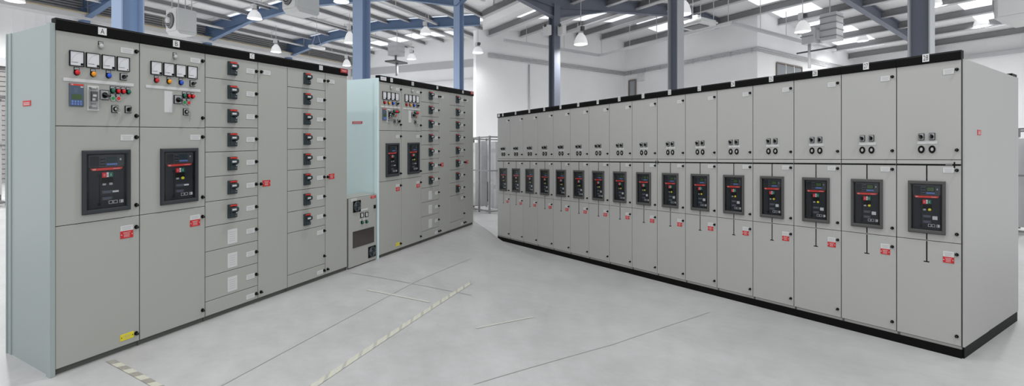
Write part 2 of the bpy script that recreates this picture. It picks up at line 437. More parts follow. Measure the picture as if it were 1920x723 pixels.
def rotary_handle(fr, par, x, z):
    """x = left edge, z = top edge of the plate"""
    m = MB(fr)
    m.panel(x, x+.078, z-.112, z, -.020, 0, 'slate', .003)
    m.box(x+.014, x+.078, -.0225, -.020, z-.016, z-.003, 'red_strip')
    m.panel(x+.016, x+.074, z-.108, z-.058, -.030, -.020, 'slate', .004)
    m.cyl(x+.062, z-.072, -.033, -.030, .005, .006, 'label_white', 8)
    m.box(x+.048, x+.068, -.032, -.030, z-.100, z-.088, 'slate_light')
    m.cyl(x+.036, z-.042, -.038, -.020, .022, .028, 'black', 16, .9)
    # grip
    m.panel(x+.004, x+.060, z-.058, z-.022, -.054, -.036, 'slate', .005)
    m.cyl(x+.058, z-.040, -.056, -.036, .013, .022, 'slate', 14, .85)
    m.box(x+.008, x+.047, -.0548, -.053, z-.046, z-.032, 'label_white')
    return plabel(m.build('rotary_handle', par), 'dark grey rotary isolator handle with a red top strip')

def copy_tree(o, parent=None):
    c = o.copy(); C.objects.link(c); c.parent = parent
    for ch in list(o.children): copy_tree(ch, c)
    return c

G = 0.0026   # half gap round doors
def body(fr, par, w, depth, ztop, zbase, pm, left_open=False):
    m = MB(fr); m.box(0.0008, w-0.0008, 0.016, depth, zbase, ztop, pm)
    m.box(0.0012, w-0.0012, 0.0135, 0.016, zbase+.002, ztop-.002, 'gap')
    return m.build('body', par)
def door(fr, par, x0, x1, z0, z1, pm, name='door'):
    m = MB(fr); m.panel(x0+G, x1-G, z0+G*.8, z1-G*.8, 0, 0.0135, pm, 0.0022)
    return m.build(name, par)
def cornice(fr, par, x0, x1, z0, z1, depth, letters, px0, px1, pz0, pz1, name='cornice'):
    m = MB(fr); m.panel(x0, x1, z0, z1, -0.012, 0.05, 'black', 0.002)
    m.box(x0, x1, -0.013, -0.0115, z1-.010, z1-.006, 'gap')
    cn = m.build(name, par)
    m = MB(fr); m.panel(px0, px1, pz0, pz1, -0.0145, -0.012, 'white', 0.0006)
    w = px1-px0; h = pz1-pz0; k = .28 if len(letters) == 1 else .14
    if letters: m.text(letters, px0+w*k, px1-w*k, pz0+h*.16, pz1-h*.16, -0.0150, 'ink')
    m.build('letter_plate' if len(letters) == 1 else 'number_plate', cn)
    return cn

# ------------------------------------------------------------------ left-hand banks (two of them)
def left_bank(x_start, k, far):
    fr = BL
    grp = 'distribution board columns of the far left bank' if far else 'distribution board columns of the near left bank'
    where = 'far left bank' if far else 'near left bank'
    W = 0.4815*k; S = 0.3265*k
    ZT, ZB, ZD1, ZD2 = 2.128, 0.035, 1.536, 0.916
    pm = 'paint'; spm = 'side_paint_far_lit' if far else 'side_paint'
    texts = {'A': 'tall grey column A with meters, blue relay and breaker window, ' + where,
             'B': 'tall grey column B with meters, blank white plate and breaker window, ' + where,
             'C': 'grey column C with seven rotary handles and three paper cards, ' + where,
             'D': 'grey column D with eight rotary handles and red maker plate, ' + where}
    x = x_start
    def cabbase(letter, w, name):
        t = thing(name, fr, (x, 0, 0), texts[letter], 'switchboard', grp)
        body(fr, t, w, 0.655, ZT+.03, ZB, pm)
        m = MB(fr); m.box(0, w, 0.022, 0.64, 0, ZB, 'base_strip'); m.box(w-.006, w+.0, 0.014, 0.022, 0, ZB, 'base_strip'); m.build('plinth', t)
        return t
    for L in ('A', 'B'):
        w = W; t = cabbase(L, w, 'metering_cabinet')
        cn = cornice(fr, t, 0, w, ZT, 2.20, .7, L, .2232*k, .2722*k, 2.1385, 2.1865)
        if far and L == 'A':
            m = MB(fr); m.panel(.02, .13, 2.142, 2.186, -.0145, -.012, 'white', .0006); m.marks(.03, .12, 2.148, 2.18, 1, -.015); m.build('name_plate', cn)
        d1 = door(fr, t, 0, w, ZD1, ZT, pm)
        for i in range(4):
            meter(fr, d1, (.0708+.0885*i)*k, (.1486+.0885*i)*k, 1.9155, 2.0115, 0 if i < 3 else 1)
        lamp(fr, d1, .2424*k, 2.063, 'lens_clear', 'clear indicator lamp above the meters', 0.95)
        for xx, c_, wd in ((.110, 'red', 'red indicator lamp'), (.1985, 'amber', 'amber indicator lamp'), (.287, 'blue', 'blue indicator lamp')):
            lamp(fr, d1, xx*k, 1.876, c_, wd)
        selector(fr, d1, .3556*k, .396*k, 1.854, 1.9015, 0, .5)
        m = MB(fr); m.panel(.040*k, .442*k, 1.8165, 1.8375, -.004, 0, 'label_white', .0008)
        m.build('label_strip', d1)
        if L == 'A':
            m = MB(fr); a, b = .0703*k, .1459*k
            m.panel(a, b, 1.6615, 1.8045, -.012, 0, 'relay_body', .003)
            m.box(a+.002, b-.002, -.0128, -.012, 1.793, 1.803, 'red_strip'); m.text('ABB', a+.006, a+.018, 1.7945, 1.8015, -.0132, 'white')
            m.box(a+.056*k, b-.004, -.0128, -.012, 1.782, 1.789, 'label_white')
            m.box(a+.010, b-.012, -.0130, -.012, 1.706, 1.737, 'lcd_green')
            m.marks(a+.02, b-.03, 1.745, 1.780, 4, -.0126, 'text_blue')
            for r in range(2):
                for c in range(4): m.box(a+.009+.0148*c*k, a+.019+.0148*c*k, -.0140, -.012, 1.6705+.0155*r, 1.6825+.0155*r, 'key_blue')
            plabel(m.build('protection_relay', d1), 'blue protection relay with a small green display and eight keys')
            a, b = .1668*k, .2315*k
            m = MB(fr); m.box(a+.006, b-.010, -.012, 0, 1.664, 1.775, 'switch_plate')
            m.box(a+.016, b-.016, -.030, -.012, 1.700, 1.762, 'black'); m.box(a+.020, b-.028, -.040, -.030, 1.728, 1.742, 'white')
            m.box(a+.018, b-.032, -.034, -.030, 1.703, 1.718, 'label_white')
            m.box(a+.018, b-.020, -.014, -.012, 1.680, 1.684, 'ink'); m.box(a+.02, b-.02, -.015, -.012, 1.664, 1.669, 'label_white')
            plabel(m.build('miniature_breaker', d1), 'small black breaker with a white toggle')
            m = MB(fr); m.ring_panel(a, b, 1.638, 1.7995, .008, .010, -.006, 0, 'label_white', .001)
            m.ring_panel(a+.008, b-.002, 1.650, 1.7815, .003, .004, -.045, -.002, 'clear_plastic', .001)
            m.box(a+.008, b-.002, -.047, -.045, 1.650, 1.7815, 'clear_plastic'); m.box(a+.02, b-.02, -.02, -.002, 1.7815, 1.790, 'label_white')
            m.build('clear_cover', d1)
            selector(fr, d1, .237*k, .2877*k, 1.7125, 1.778, 0, -.35)
            for xx, c_, wd in ((.3098,'green','green indicator lamp'),(.3425,'red','red indicator lamp'),(.3745,'red','red indicator lamp'),(.4065,'green','green indicator lamp')):
                lamp(fr, d1, xx*k, 1.777, c_, wd, .9)
            pushb(fr, d1, .3115*k, 1.7265, 'green_bright', 'green push button in a metal ring'); pushb(fr, d1, .345*k, 1.7275, 'red', 'red push button in a metal ring')
            selector(fr, d1, .305*k, .345*k, 1.6305, 1.6805, 1, 0, 'key_switch'); keyset(fr, d1, .336*k, 1.655)
            selector(fr, d1, .3858*k, .4258*k, 1.6315, 1.681, 0, 1.2)
        else:
            m = MB(fr); m.panel(.167*k, .225*k, 1.647, 1.805, -.002, 0, 'label_white', .0006); plabel(m.build('blank_plate', d1), 'blank white plate')
            selector(fr, d1, .235*k, .2903*k, 1.7145, 1.779, 0, -.35)
            for xx, c_, wd in ((.3114,'green','green indicator lamp'),(.3446,'red','red indicator lamp'),(.3768,'red','red indicator lamp')):
                lamp(fr, d1, xx*k, 1.779, c_, wd, .9)
            pushb(fr, d1, .3126*k, 1.728, 'green_bright', 'green push button in a metal ring'); pushb(fr, d1, .3455*k, 1.728, 'red', 'red push button in a metal ring')
            selector(fr, d1, .3044*k, .347*k, 1.632, 1.683, 1, 0, 'key_switch'); keyset(fr, d1, .338*k, 1.655)
        label_plate(fr, d1, .360*k, .441*k, 2.041, 2.078); latch(fr, d1, .4585*k, 2.063); latch(fr, d1, .4585*k, 1.614)
        d2 = door(fr, t, 0, w, ZD2, ZD1, pm)
        label_plate(fr, d2, .360*k, .441*k, 1.442, 1.482); latch(fr, d2, .4585*k, 1.465); latch(fr, d2, .4585*k, .9915)
        breaker(fr, t, .1378*k, .4175*k, .9675, 1.3805, L)
        d3 = door(fr, t, 0, w, ZB+.002, ZD2, pm)
        label_plate(fr, d3, .359*k, .439*k, .823, .859); warn_label(fr, d3, .359*k, .439*k, .772, .8225)
        latch(fr, d3, .4585*k, .838); latch(fr, d3, .4585*k, .0955 if L == 'A' else .10)
        if L == 'A':
            m = MB(fr); m.panel(.358*k, .443*k, .075, .1175, -.003, 0, 'yellow', .0008); m.marks(.375*k, .425*k, .08, .112, 2, -.0034, 'label_ink')
            for q in (.366, .435): m.cyl(q*k, .096, -.005, -.003, .003, .0035, 'ink', 8)
            plabel(m.build('earth_label', d3), 'yellow engraved plate low on the door')
            # end panel with its corner posts
            m = MB(fr); sx = -.016
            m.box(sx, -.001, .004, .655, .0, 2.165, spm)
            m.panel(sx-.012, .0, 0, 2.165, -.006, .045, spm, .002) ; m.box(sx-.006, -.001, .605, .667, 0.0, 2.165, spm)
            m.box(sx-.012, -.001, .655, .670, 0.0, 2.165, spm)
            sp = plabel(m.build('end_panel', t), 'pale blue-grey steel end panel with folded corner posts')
            m = MB(fr); q0, q1 = (.30, .42) if not far else (.24, .40)
            za, zb = (1.668, 1.703) if not far else (1.62, 1.65)
            m.box(sx-.003, sx, q0, q1, za, zb, 'red_label')
            for r in range(2): m.box(sx-.0034, sx-.003, q0+.015, q1-.015, za+.008+.01*r, za+.012+.01*r, 'label_white')
            plabel(m.build('warning_label', sp), 'small red engraved plate')
        x += w
    for L, nh in (('C', 7), ('D', 8)):
        w1, w2 = W*1.012, S; t = cabbase(L, w1+w2, 'outgoing_cabinet')
        cn = cornice(fr, t, 0, w1+w2, ZT, 2.20, .7, L, (.395 if L == 'C' else .39)*k, (.441 if L == 'C' else .437)*k, 2.144, 2.189)
        if L == 'D':
            m = MB(fr); m.panel(w1+w2-.116, w1+w2-.006, 2.153, 2.197, -.0145, -.012, 'red_label', .0008)
            m.ring_panel(w1+w2-.112, w1+w2-.010, 2.157, 2.193, .004, .004, -.0153, -.0145, 'ink', .0003)
            m.marks(w1+w2-.105, w1+w2-.017, 2.158, 2.192, 2, -.0153, 'label_white'); plabel(m.build('name_plate', cn), 'red maker plate on the black cornice')
        P = .1983; n = 10 if L == 'C' else 8
        zt = ZT
        rows = [(zt-.0 if i == 0 else 2.1365-P*i, 2.1365-P*(i+1)) for i in range(n)]
        for i, (za, zb) in enumerate(rows):
            d = door(fr, t, 0, w1, zb, za, pm, 'compartment_door')
            zt_ = 2.1365-P*i
            if i < nh: rotary_handle(fr, d, .193*k, zt_-.044)
            else:
                m = MB(fr); m.panel(.194*k, .283*k, zt_-.175, zt_-.055, -.002, 0, 'label_white', .0004); m.marks(.20*k, .277*k, zt_-.165, zt_-.065, 5, -.0023, 'scale_ink'); plabel(m.build('paper_card', d), 'white printed card taped to the door')
            label_plate(fr, d, .370*k, .453*k, zt_-.122, zt_-.080); latch(fr, d, .4685*k, zt_-.096)
        zc = rows[-1][1]
        if L == 'D':
            d = door(fr, t, 0, w1, .153, zc, pm, 'compartment_door')
            label_plate(fr, d, .370*k, .453*k, zc-.085, zc-.043); latch(fr, d, .4685*k, zc-.055); latch(fr, d, .4685*k, .235)
            zc = .153
        d = door(fr, t, 0, w1, ZB+.002, zc, pm, 'compartment_door')
        label_plate(fr, d, .370*k, .453*k, zc-.093, zc-.055); latch(fr, d, .4685*k, zc-.068)
        d = door(fr, t, w1, w1+w2, ZB+.002, ZT, pm, 'door')
        label_plate(fr, d, w1+.052*k, w1+.132*k, 2.021, 2.061); latch(fr, d, w1+.033*k, 2.043)
        latch(fr, d, w1+.030*k, 1.046); warn_label(fr, d, w1+.047*k, w1+.130*k, 1.020, 1.074)
        latch(fr, d, w1+.030*k, .086)
        x += w1+w2
left_bank(0.0, 1.0, False)
left_bank(3.1366, 0.957, True)

# small control cabinet standing between the two banks
def small_cabinet():
    fr = BL; x0 = 2.612
    t = thing('control_cabinet', fr, (x0, 0, 0), 'waist-high grey control cabinet with two fan grilles between the left banks', 'cabinet')
    w = .484; H = .779
    m = MB(fr); m.box(0, w, .018, .27, .0, H, 'paint'); m.box(.002, w-.002, .0135, .018, .002, H-.002, 'gap'); m.build('body', t)
    m = MB(fr); m.panel(.004, w-.004, .012, H-.004, 0, .0135, 'paint', .003); d = m.build('door', t)
    def L(px, py):
        Z = 2.865*1244/(1347-px); return (Z-2.865)/.8704 - x0, CH-(py-HY)*Z/F
    for (a, b) in (((661.8, 377), (675.5, 399.5)), ((690.2, 463), (703.6, 485))):
        u0, za = L(*a); u1, _ = L(b[0], b[1]); _, zb = L(a[0], a[1]+23)
        zb = za-.128; cx, cz = (u0+u1)/2, (za+zb)/2
        m = MB(fr); m.panel(u0, u1, zb, za, -.012, 0, 'black', .004)
        for i in range(5):
            r = (i+1)/5.5; m.annulus(cx, cz, -.016, -.012, (u1-u0)/2*r, (za-zb)/2*r, .86 if i > 1 else .7, 'slate_light', 20)
        m.box(cx-.002, cx+.002, -.0165, -.012, zb+.006, za-.006, 'black'); m.box(u0+.006, u1-.006, -.0165, -.012, cz-.002, cz+.002, 'black')
        plabel(m.build('fan_grille', d), 'square black fan grille with round guard')
    for a in ((675.2, 399), (684, 397.7)):
        u0, z1 = L(*a); u1 = u0+.052
        m = MB(fr); m.ring_panel(u0, u1, z1-.055, z1, .007, .006, -.010, 0, 'black', .001); m.box(u0+.004, u1-.004, -.006, -.001, z1-.05, z1-.004, 'meter_face')
        m.bar((u0+.015, -.0065, z1-.045), (u0+.038, -.0065, z1-.012), .0015, 'ink', 5); m.build('panel_meter', d)
    for (a, b) in (((674, 393), (689.5, 0)), ((674, 411), (689.5, 0))):
        u0, z1 = L(*a); u1, _ = L(b[0], 300)
        m = MB(fr); m.panel(u0, u1, z1-.018, z1, -.003, 0, 'label_white', .0006); m.build('label_strip', d)
    for a in ((678.2, 416), (686.6, 414.4)):
        u, z = L(*a); lamp(fr, d, u, z-.004, 'green', 'green push button', 1.0, 'push_button')
    u0, z1 = L(661.8, 435.2); u1, _ = L(700.4, 430); _, z0 = L(661.8, 464.5)
    m = MB(fr); m.ring_panel(u0-.004, u1+.004, z0-.004, z1+.004, .006, .006, -.006, 0, 'gap', .001); m.box(u0, u1, -.003, -.0005, z0, z1, 'window_dark')
    plabel(m.build('viewing_window', d), 'dark tinted viewing window')
    u, z = L(702.3, 386.5); m = MB(fr); m.panel(u-.018, u+.012, z-.022, z+.018, -.014, 0, 'black', .003); m.build('door_latch', d)
    u0, z1 = L(694.8, 367.2); m = MB(fr); m.panel(u0, u0+.092, z1-.030, z1, -.003, 0, 'red_label', .0008); m.marks(u0+.01, u0+.08, z1-.028, z1-.002, 2, -.0034, 'label_white'); m.build('warning_label', d)
    u0, z1 = L(658.5, 372.5); label_plate(fr, d, u0, u0+.09, z1-.034, z1)
small_cabinet()

# ------------------------------------------------------------------ right-hand bank: sixteen feeder cubicles
WRW = 0.3632
def right_cubicle():
    fr = BR; w = WRW; pm = 'paint_right'
    t = thing('feeder_cubicle', fr, (-w, 0, 0), '', 'switchboard', 'feeder cubicles of the long right-hand bank')
    m = MB(fr); m.box(.0008, w-.0008, .016, .646, .068, 2.200, pm); m.box(.0012, w-.0012, .0135, .016, .070, 2.2, 'gap')
    m.box(.0008, w-.0008, .646, 1.62, .068, 2.195, pm); m.build('body', t)
    m = MB(fr); m.box(0, w, .0, 1.60, 0, .066, 'plinth_black'); m.box(.0, w, .006, .02, .066, .086, 'shutter')
    m.box(w*.02, w*.06, .003, .006, .066, .086, 'base_strip'); m.build('plinth', t)
    R = lambda u: w-u
    d1 = door(fr, t, 0, w, 1.4646, 2.2067, pm)
    label_plate(fr, d1, R(.0976), R(.0375), 2.1045, 2.1464); latch(fr, d1, R(.0246), 2.1345, .85); latch(fr, d1, R(.0246), 1.5373, .85)
    selector(fr, d1, R(.2317), R(.1995), 1.6165, 1.669, 0, 2.0); selector(fr, d1, R(.1717), R(.1395), 1.6165, 1.6695, 0, 1.6)
    m = MB(fr); m.panel(R(.2394), R(.1272), 1.586, 1.608, -.003, 0, 'label_white', .0006); m.build('label_strip', d1)
    for u in (.216, .1555):
        m = MB(fr); m.annulus(R(u), 1.545, -.012, 0, .0182, .0295, .58, 'black'); m.cyl(R(u), 1.545, -.006, 0, .0108, .0175, 'lens_clear', 14, .9, .003)
        plabel(m.build('round_push_button', d1), 'black ringed round button')
    d2 = door(fr, t, 0, w, .8435, 1.4646, pm)
    label_plate(fr, d2, R(.0976), R(.0385), 1.367, 1.4055); latch(fr, d2, R(.0246), 1.387, .85); latch(fr, d2, R(.0246), .9125, .85)
    m = MB(fr); m.box(.001, w-.003, -.0015, 0, 1.4205, 1.4332, 'black'); m.box(R(.1895), R(.1827), -.0014, 0, 1.300, 1.4215, 'black')
    plabel(m.build('mimic_line', d2), 'black mimic-diagram line taped on the door')
    m = MB(fr); m.box(R(.1895), R(.1827), -.0015, 0, .850, .90, 'black'); m.build('mimic_stem', d2)
    breaker(fr, t, R(.2898), R(.0833), .8985, 1.302, 'R')
    d3 = door(fr, t, 0, w, .0868, .8435, pm)
    label_plate(fr, d3, R(.0976), R(.0385), .7375, .7774); warn_label(fr, d3, R(.0976), R(.0385), .6925, .7370)
    latch(fr, d3, R(.0246), .7622, .85); latch(fr, d3, R(.0246), .1572, .85)
    m = MB(fr); m.box(R(.1895), R(.1827), -.0014, 0, .6835, .839, 'black'); m.box(R(.203), R(.1715), -.0015, 0, .677, .6845, 'black')
    plabel(m.build('mimic_stem', d3), 'black mimic-diagram stem with a foot bar')
    return t
proto = right_cubicle()
words = ['at the near right end', 'second from the right end', 'third from the right end', 'fourth from the right end', 'fifth from the right end',
         'sixth from the right end', 'seventh from the right end', 'eighth from the right end', 'eighth from the far left end', 'seventh from the far left end',
         'sixth from the far left end', 'fifth from the far left end', 'fourth from the far left end', 'third from the far left end',
         'second from the far left end', 'at the far left end']
cubs = []
for i in range(16):
    t = proto if i == 0 else copy_tree(proto)
    t.location = BR.world((-WRW*(i+1), 0, 0))
    cubs.append(t)
for i, t in enumerate(cubs):
    n = 28-i
    t['label'] = 'grey feeder cubicle numbered %d of the long right bank, %s' % (n, words[i])
    cn = cornice(BR, t, 0, WRW, 2.2067, 2.274, .6, str(n), WRW-.2075, WRW-.1695, 2.2185, 2.2785)
    if i == 15:
        m = MB(BR); m.panel(.02, .085, 2.218, 2.262, -.0145, -.012, 'white', .0006); m.marks(.025, .08, 2.222, 2.258, 1, -.015); m.build('name_plate', cn)
    if i in (0, 6, 7):
        m = MB(BR)
        if i == 0:
            m.box(WRW-.0405, WRW-.0335, -.0028, 0, 1.4043, 1.4485, 'black'); m.marks(WRW-.085, WRW-.045, 1.4215, 1.4325, 1, -.0032, 'white')
        elif i == 6: m.box(.010, .017, -.0028, 0, 1.4043, 1.4485, 'black')
        else: m.box(WRW-.019, WRW-.012, -.0028, 0, 1.4043, 1.4485, 'black')
        plabel(m.build('mimic_end_bar', t), 'short black end bar of the mimic line')
# end panel of the right bank belongs to cubicle 28
m = MB(BR)
m.panel(WRW+.0, WRW+.004, .072, 2.2067, .001, .04, 'gap', .001)
m.box(WRW, WRW+.014, .004, .644, .0868, 2.2067, 'paint_right'); m.box(WRW, WRW+.012, .649, 1.62, .0868, 2.2067, 'paint_right')
m.box(WRW-.001, WRW+.010, .02, 1.60, .0, .083, 'plinth_black')
ep = plabel(m.build('end_panel', cubs[0]), 'wide grey end wall of the bank in two sheets')
m = MB(BR); m.box(WRW+.014, WRW+.017, .325, .415, 1.655, 1.695, 'red_label')
for r in range(2): m.box(WRW+.017, WRW+.0174, .34, .40, 1.664+.012*r, 1.669+.012*r, 'label_white')
plabel(m.build('warning_label', ep), 'small red plate on the end wall')
m = MB(BR); m.box(WRW-.085, WRW+.005, 1.44, 1.61, 2.19, 2.235, 'black'); m.build('cable_box', cubs[0])

# ------------------------------------------------------------------ floor
def XLf(z): return -4.07+.5657*z
def XRf(z): return 5.777-.5908*z
def lerp(a, b, t): t = max(0, min(1, t)); return a+(b-a)*t
def floor_z(x, y):
    if y <= 0: return 0.0
    if y < 7.76:
        l = XLf(y); r = XRf(y)-.15
    else:
        l = lerp(.0408, .0, (y-7.76)/2.2)*y; r = XRf(y)-.15 if y < 8.44 else lerp(.0758, .043, (y-8.44)/2.2)*y
    t = max(0, min(1, (x-l)/(r-l))); s = t*t*(3-2*t)
    return -T*y*s
def build_floor():
    ys = [-6+.5*i for i in range(16)]
    y = 2.0
    while y < 40: ys.append(y); y += .1 if y < 12 else .8
    vs = []; fs = []; N = 150
    for yy in ys:
        # columns follow the view fan ahead of the eye so that the fold is finely meshed
        k = max(yy, 5.0)
        for i in range(N+1):
            a = -1 + 2*i/N
            u = .06 + (1.45 if a > 0 else 1.35)*(abs(a)**1.8)*(1 if a > 0 else -1)
            x = u*k*1.15
            vs.append((x, yy, floor_z(x, yy)))
    n = N+1
    for r in range(len(ys)-1):
        for i in range(N): fs.append((r*n+i, r*n+i+1, (r+1)*n+i+1, (r+1)*n+i))
    me = bpy.data.meshes.new('floor'); me.from_pydata(vs, [], fs); me.materials.append(MATS['concrete'])
    me.polygons.foreach_set('use_smooth', [True]*len(fs)); me.update()
    o = bpy.data.objects.new('floor', me); C.objects.link(o); struct(o)
build_floor()
def hit(px, py):
    a = (px-CX)/F; b = (py-HY)/F; z = CH/b
    for _ in range(60):
        z = z*.5 + .5*(CH-floor_z(a*z, z))/b
    return a*z, z
def strip(name, p0, p1, wd, cells, mats_, label, cat, group=None, skew=0.0):
    (x0, y0), (x1, y1) = p0, p1
    dx, dy = x1-x0, y1-y0; L = math.hypot(dx, dy); dx /= L; dy /= L; nx, ny = -dy, dx
    vs = []; fs = []; mi = []
    sub = 3
    K = cells*sub
    ox, oy = x0, y0; oz = floor_z(x0, y0)
    for i in range(K+1):
        for s_ in (-1, 1):
            t = L*i/K + s_*skew*wd
            x = x0+dx*t+nx*s_*wd/2; yy = y0+dy*t+ny*s_*wd/2
            vs.append((x-ox, yy-oy, floor_z(x, yy)-oz+.003))
    for i in range(K): fs.append((2*i, 2*i+1, 2*i+3, 2*i+2)); mi.append((i//sub) % len(mats_))
    me = bpy.data.meshes.new(name); me.from_pydata(vs, [], fs)
    for m in mats_: me.materials.append(MATS[m])
    me.polygons.foreach_set('material_index', mi); me.update()
    o = bpy.data.objects.new(name, me); C.objects.link(o); o.location = (ox, oy, oz)
    if cat: tag(o, label, cat, group)
    else: o['kind'] = 'structure'
    return o
strip('floor_tape', hit(207, 676), hit(322, 738), .044, 10, ['tape_dark', 'tape_cream'], 'cream and dark hazard tape running out from under the near left bank', 'tape', skew=.25)
strip('floor_tape', hit(560, 742), hit(884, 529), .046, 58, ['tape_cream', 'tape_faint', 'tape_cream', 'tape_worn'], 'worn chequered hazard tape running diagonally across the middle of the floor', 'tape', skew=.9)
strip('floor_tape', hit(688, 543), hit(805, 566), .035, 6, ['tape_worn'], 'short faint strip of worn tape crossing beside the long diagonal one', 'tape')
strip('floor_tape', hit(893, 615), hit(1000, 594), .022, 5, ['tape_worn'], 'faint pale tape line on the floor before the right bank', 'tape')
strip('trim_1', hit(404, 728), hit(780, 527), .016, 8, ['joint'], None, None)
strip('trim_2', hit(780, 527), hit(884, 484), .016, 8, ['joint'], None, None)
strip('trim_3', hit(656, 511), hit(884, 553), .014, 8, ['joint'], None, None)
strip('trim_4', hit(888, 720), hit(1150, 645), .010, 8, ['joint'], None, None)
strip('trim_5', hit(1150, 645), hit(1330, 585), .008, 8, ['joint'], None, None)

# ------------------------------------------------------------------ the left wing of the hall  (local x = s along, y = p behind the banks)
def E(e): return e+CH
SG, PW = 21.5, 19.34
profL = [(PW, 4.80), (13.3, 5.18), (6.84, 4.72), (2.5, 5.05)]
def eL(p):
    for (a, ea), (b, eb) in zip(profL, profL[1:]):
        if p >= b: return ea+(eb-ea)*(a-p)/(a-b)
    return profL[-1][1]
def sLmax(p): return min(SG, 2.171*p)
m = MB(WL); m.box(-4, SG, PW, PW+.2, 0, E(4.05), 'wall_white')
n = 90
for i in range(n+1):     # shallow vertical ribs of the sheeting
    s0 = -4+(SG+4)*i/n; m.box(s0, s0+.03, PW-.012, PW, 0, E(4.05), 'wall_white')
m.box(-4, SG, PW-.45, PW, E(3.98), E(4.18), 'pipe_white')
m.box(-4, SG, PW+.02, PW+.2, E(4.05), E(4.85), 'dark_sheet')
for i in range(7): m.box(-4, SG, PW-.07, PW+.02, E(4.22+.09*i), E(4.265+.09*i), 'galv')
struct(m.build('wall_left', None, (0, PW, 0)))
m = MB(WL)
pp = [(PW, 0), (PW, E(eL(PW))), (13.3, E(eL(13.3))), (8.2, E(eL(8.2))), (8.2, 0)]
m.prism(pp, 'x', SG, SG+.2, 'wall_white')
m.box(SG-.03, SG, 9.6, PW, E(3.55), E(3.95), 'galv'); m.box(SG-.06, SG, 9.6, PW, E(2.9), E(2.94), 'pipe_white')
struct(m.build('wall_back', None, (SG, 12, 0)))
# roof sheets
m = MB(WL)
ps = [PW+.1, 17.8, 16.3, 14.8, 13.3, 12.0, 10.7, 9.9, 9.0, 8.0, 6.84, 5.5, 4.2, 3.0]
for a, b in zip(ps, ps[1:]):
    m.add([(3, a, E(eL(a))), (sLmax(a), a, E(eL(a))), (sLmax(b), b, E(eL(b))), (3, b, E(eL(b)))], [(0,1,2,3)], 'roof_sheet')
    m.add([(3, a, E(eL(a))+.06), (sLmax(a), a, E(eL(a))+.06), (sLmax(b), b, E(eL(b))+.06), (3, b, E(eL(b))+.06)], [(0,1,2,3)], 'roof_sheet')
    for s0 in (4.4, 5.9, 7.4, 8.9, 10.4, 11.9, 13.4, 14.9, 16.4, 17.9, 19.4, 20.9):
        if s0 < min(sLmax(a), sLmax(b)):
            m.add([(s0, a, E(eL(a))-.012), (s0+.02, a, E(eL(a))-.012), (s0+.02, b, E(eL(b))-.012), (s0, b, E(eL(b))-.012)], [(0,1,2,3)], 'purlin')
struct(m.build('ceiling', None, (10, 12, E(5))))
# skylight sheets set in the roof
k = 1
for s0, s1 in ((7.6, 8.8), (12.1, 13.3), (16.6, 17.8), (19.6, 20.6)):
    m = MB(WL)
    for a, b in ((17.7, 15.4), (15.1, 13.4), (13.1, 10.9), (10.5, 8.5)):
        if s1 < min(sLmax(a), sLmax(b)):
            vs = [(s0, a, E(eL(a))-.02), (s1, a, E(eL(a))-.02), (s1, b, E(eL(b))-.02), (s0, b, E(eL(b))-.02)]
            m.add(vs + [(v[0], v[1], v[2]+.015) for v in vs], [(0,1,2,3),(4,7,6,5),(0,4,5,1),(1,5,6,2),(2,6,7,3),(3,7,4,0)], 'skylight')
    struct(m.build('window_%d' % k, None, (s0, 13, E(5)))); k += 1
m = MB(WL)
p = 18.75
while p > 3.4:
    zz = E(eL(p)); sm = min(SG, 2.06*p)-.02
    m.box(3, sm, p-.03, p+.03, zz-.17, zz-.02, 'purlin'); m.box(3, sm, p-.08, p+.03, zz-.185, zz-.165, 'galv')
    p -= 1.18
struct(m.build('trim_6', None, (3, 12, E(5))))
# rafters and columns
def rafter(fr, s, pts, wd, dp, name, label, cat, group, mt='steel_blue', mt2='steel_blue_light', haunches=()):
    o0 = (s, pts[0][0], pts[0][1])
    m = MB(fr)
    def quadbox(x0, x1, P):   # P = [(p,z)...] polygon
        m.prism(P, 'x', x0, x1, mt)
    for (a, za), (b, zb) in zip(pts, pts[1:]):
        quadbox(s-.012, s+.012, [(a, za), (b, zb), (b, zb-dp), (a, za-dp)])
        quadbox(s-wd/2, s+wd/2, [(a, za-dp), (b, zb-dp), (b, zb-dp-.02), (a, za-dp-.02)])
        quadbox(s-wd/2, s+wd/2, [(a, za), (b, zb), (b, zb-.02), (a, za-.02)])
    for (a, za, b, zb, dd) in haunches:   # extra depth dd at a, fading to 0 at b
        quadbox(s-.012, s+.012, [(a, za-dp), (b, zb-dp), (a, za-dp-dd)])
        quadbox(s-wd/2, s+wd/2, [(a, za-dp-dd), (b, zb-dp), (b, zb-dp-.02), (a, za-dp-dd-.02)])
    return tag(m.build(name, None, o0), label, cat, group)
def column(fr, s, p, z1, wd, label, mt='column_blue', mt2='column_blue_light', dpt=.26, group=None):
    t = thing('steel_column', fr, (s, p, 0), label, 'column', group)
    m = MB(fr)      # I-section, web along the wing
    m.box(-dpt/2, dpt/2, -wd*.04, wd*.04, 0, z1, mt)
    m.box(-dpt/2-.01, -dpt/2+.008, -wd/2, wd/2, 0, z1, mt2); m.box(dpt/2-.008, dpt/2+.01, -wd/2, wd/2, 0, z1, mt2)
    m.build('post', t)
    m = MB(fr); m.box(-dpt*.8, dpt*.8, -wd*.8, wd*.8, 0, .02, mt)
    for a in (-1, 1):
        for b in (-1, 1): m.cyl(a*dpt*.62, b*.0+.0, 0, .02, .0, .0, mt, 3) if False else m.bar((a*dpt*.65, b*wd*.65, .02), (a*dpt*.65, b*wd*.65, .05), .015, mt, 6)
    m.build('base_plate', t)
    return t
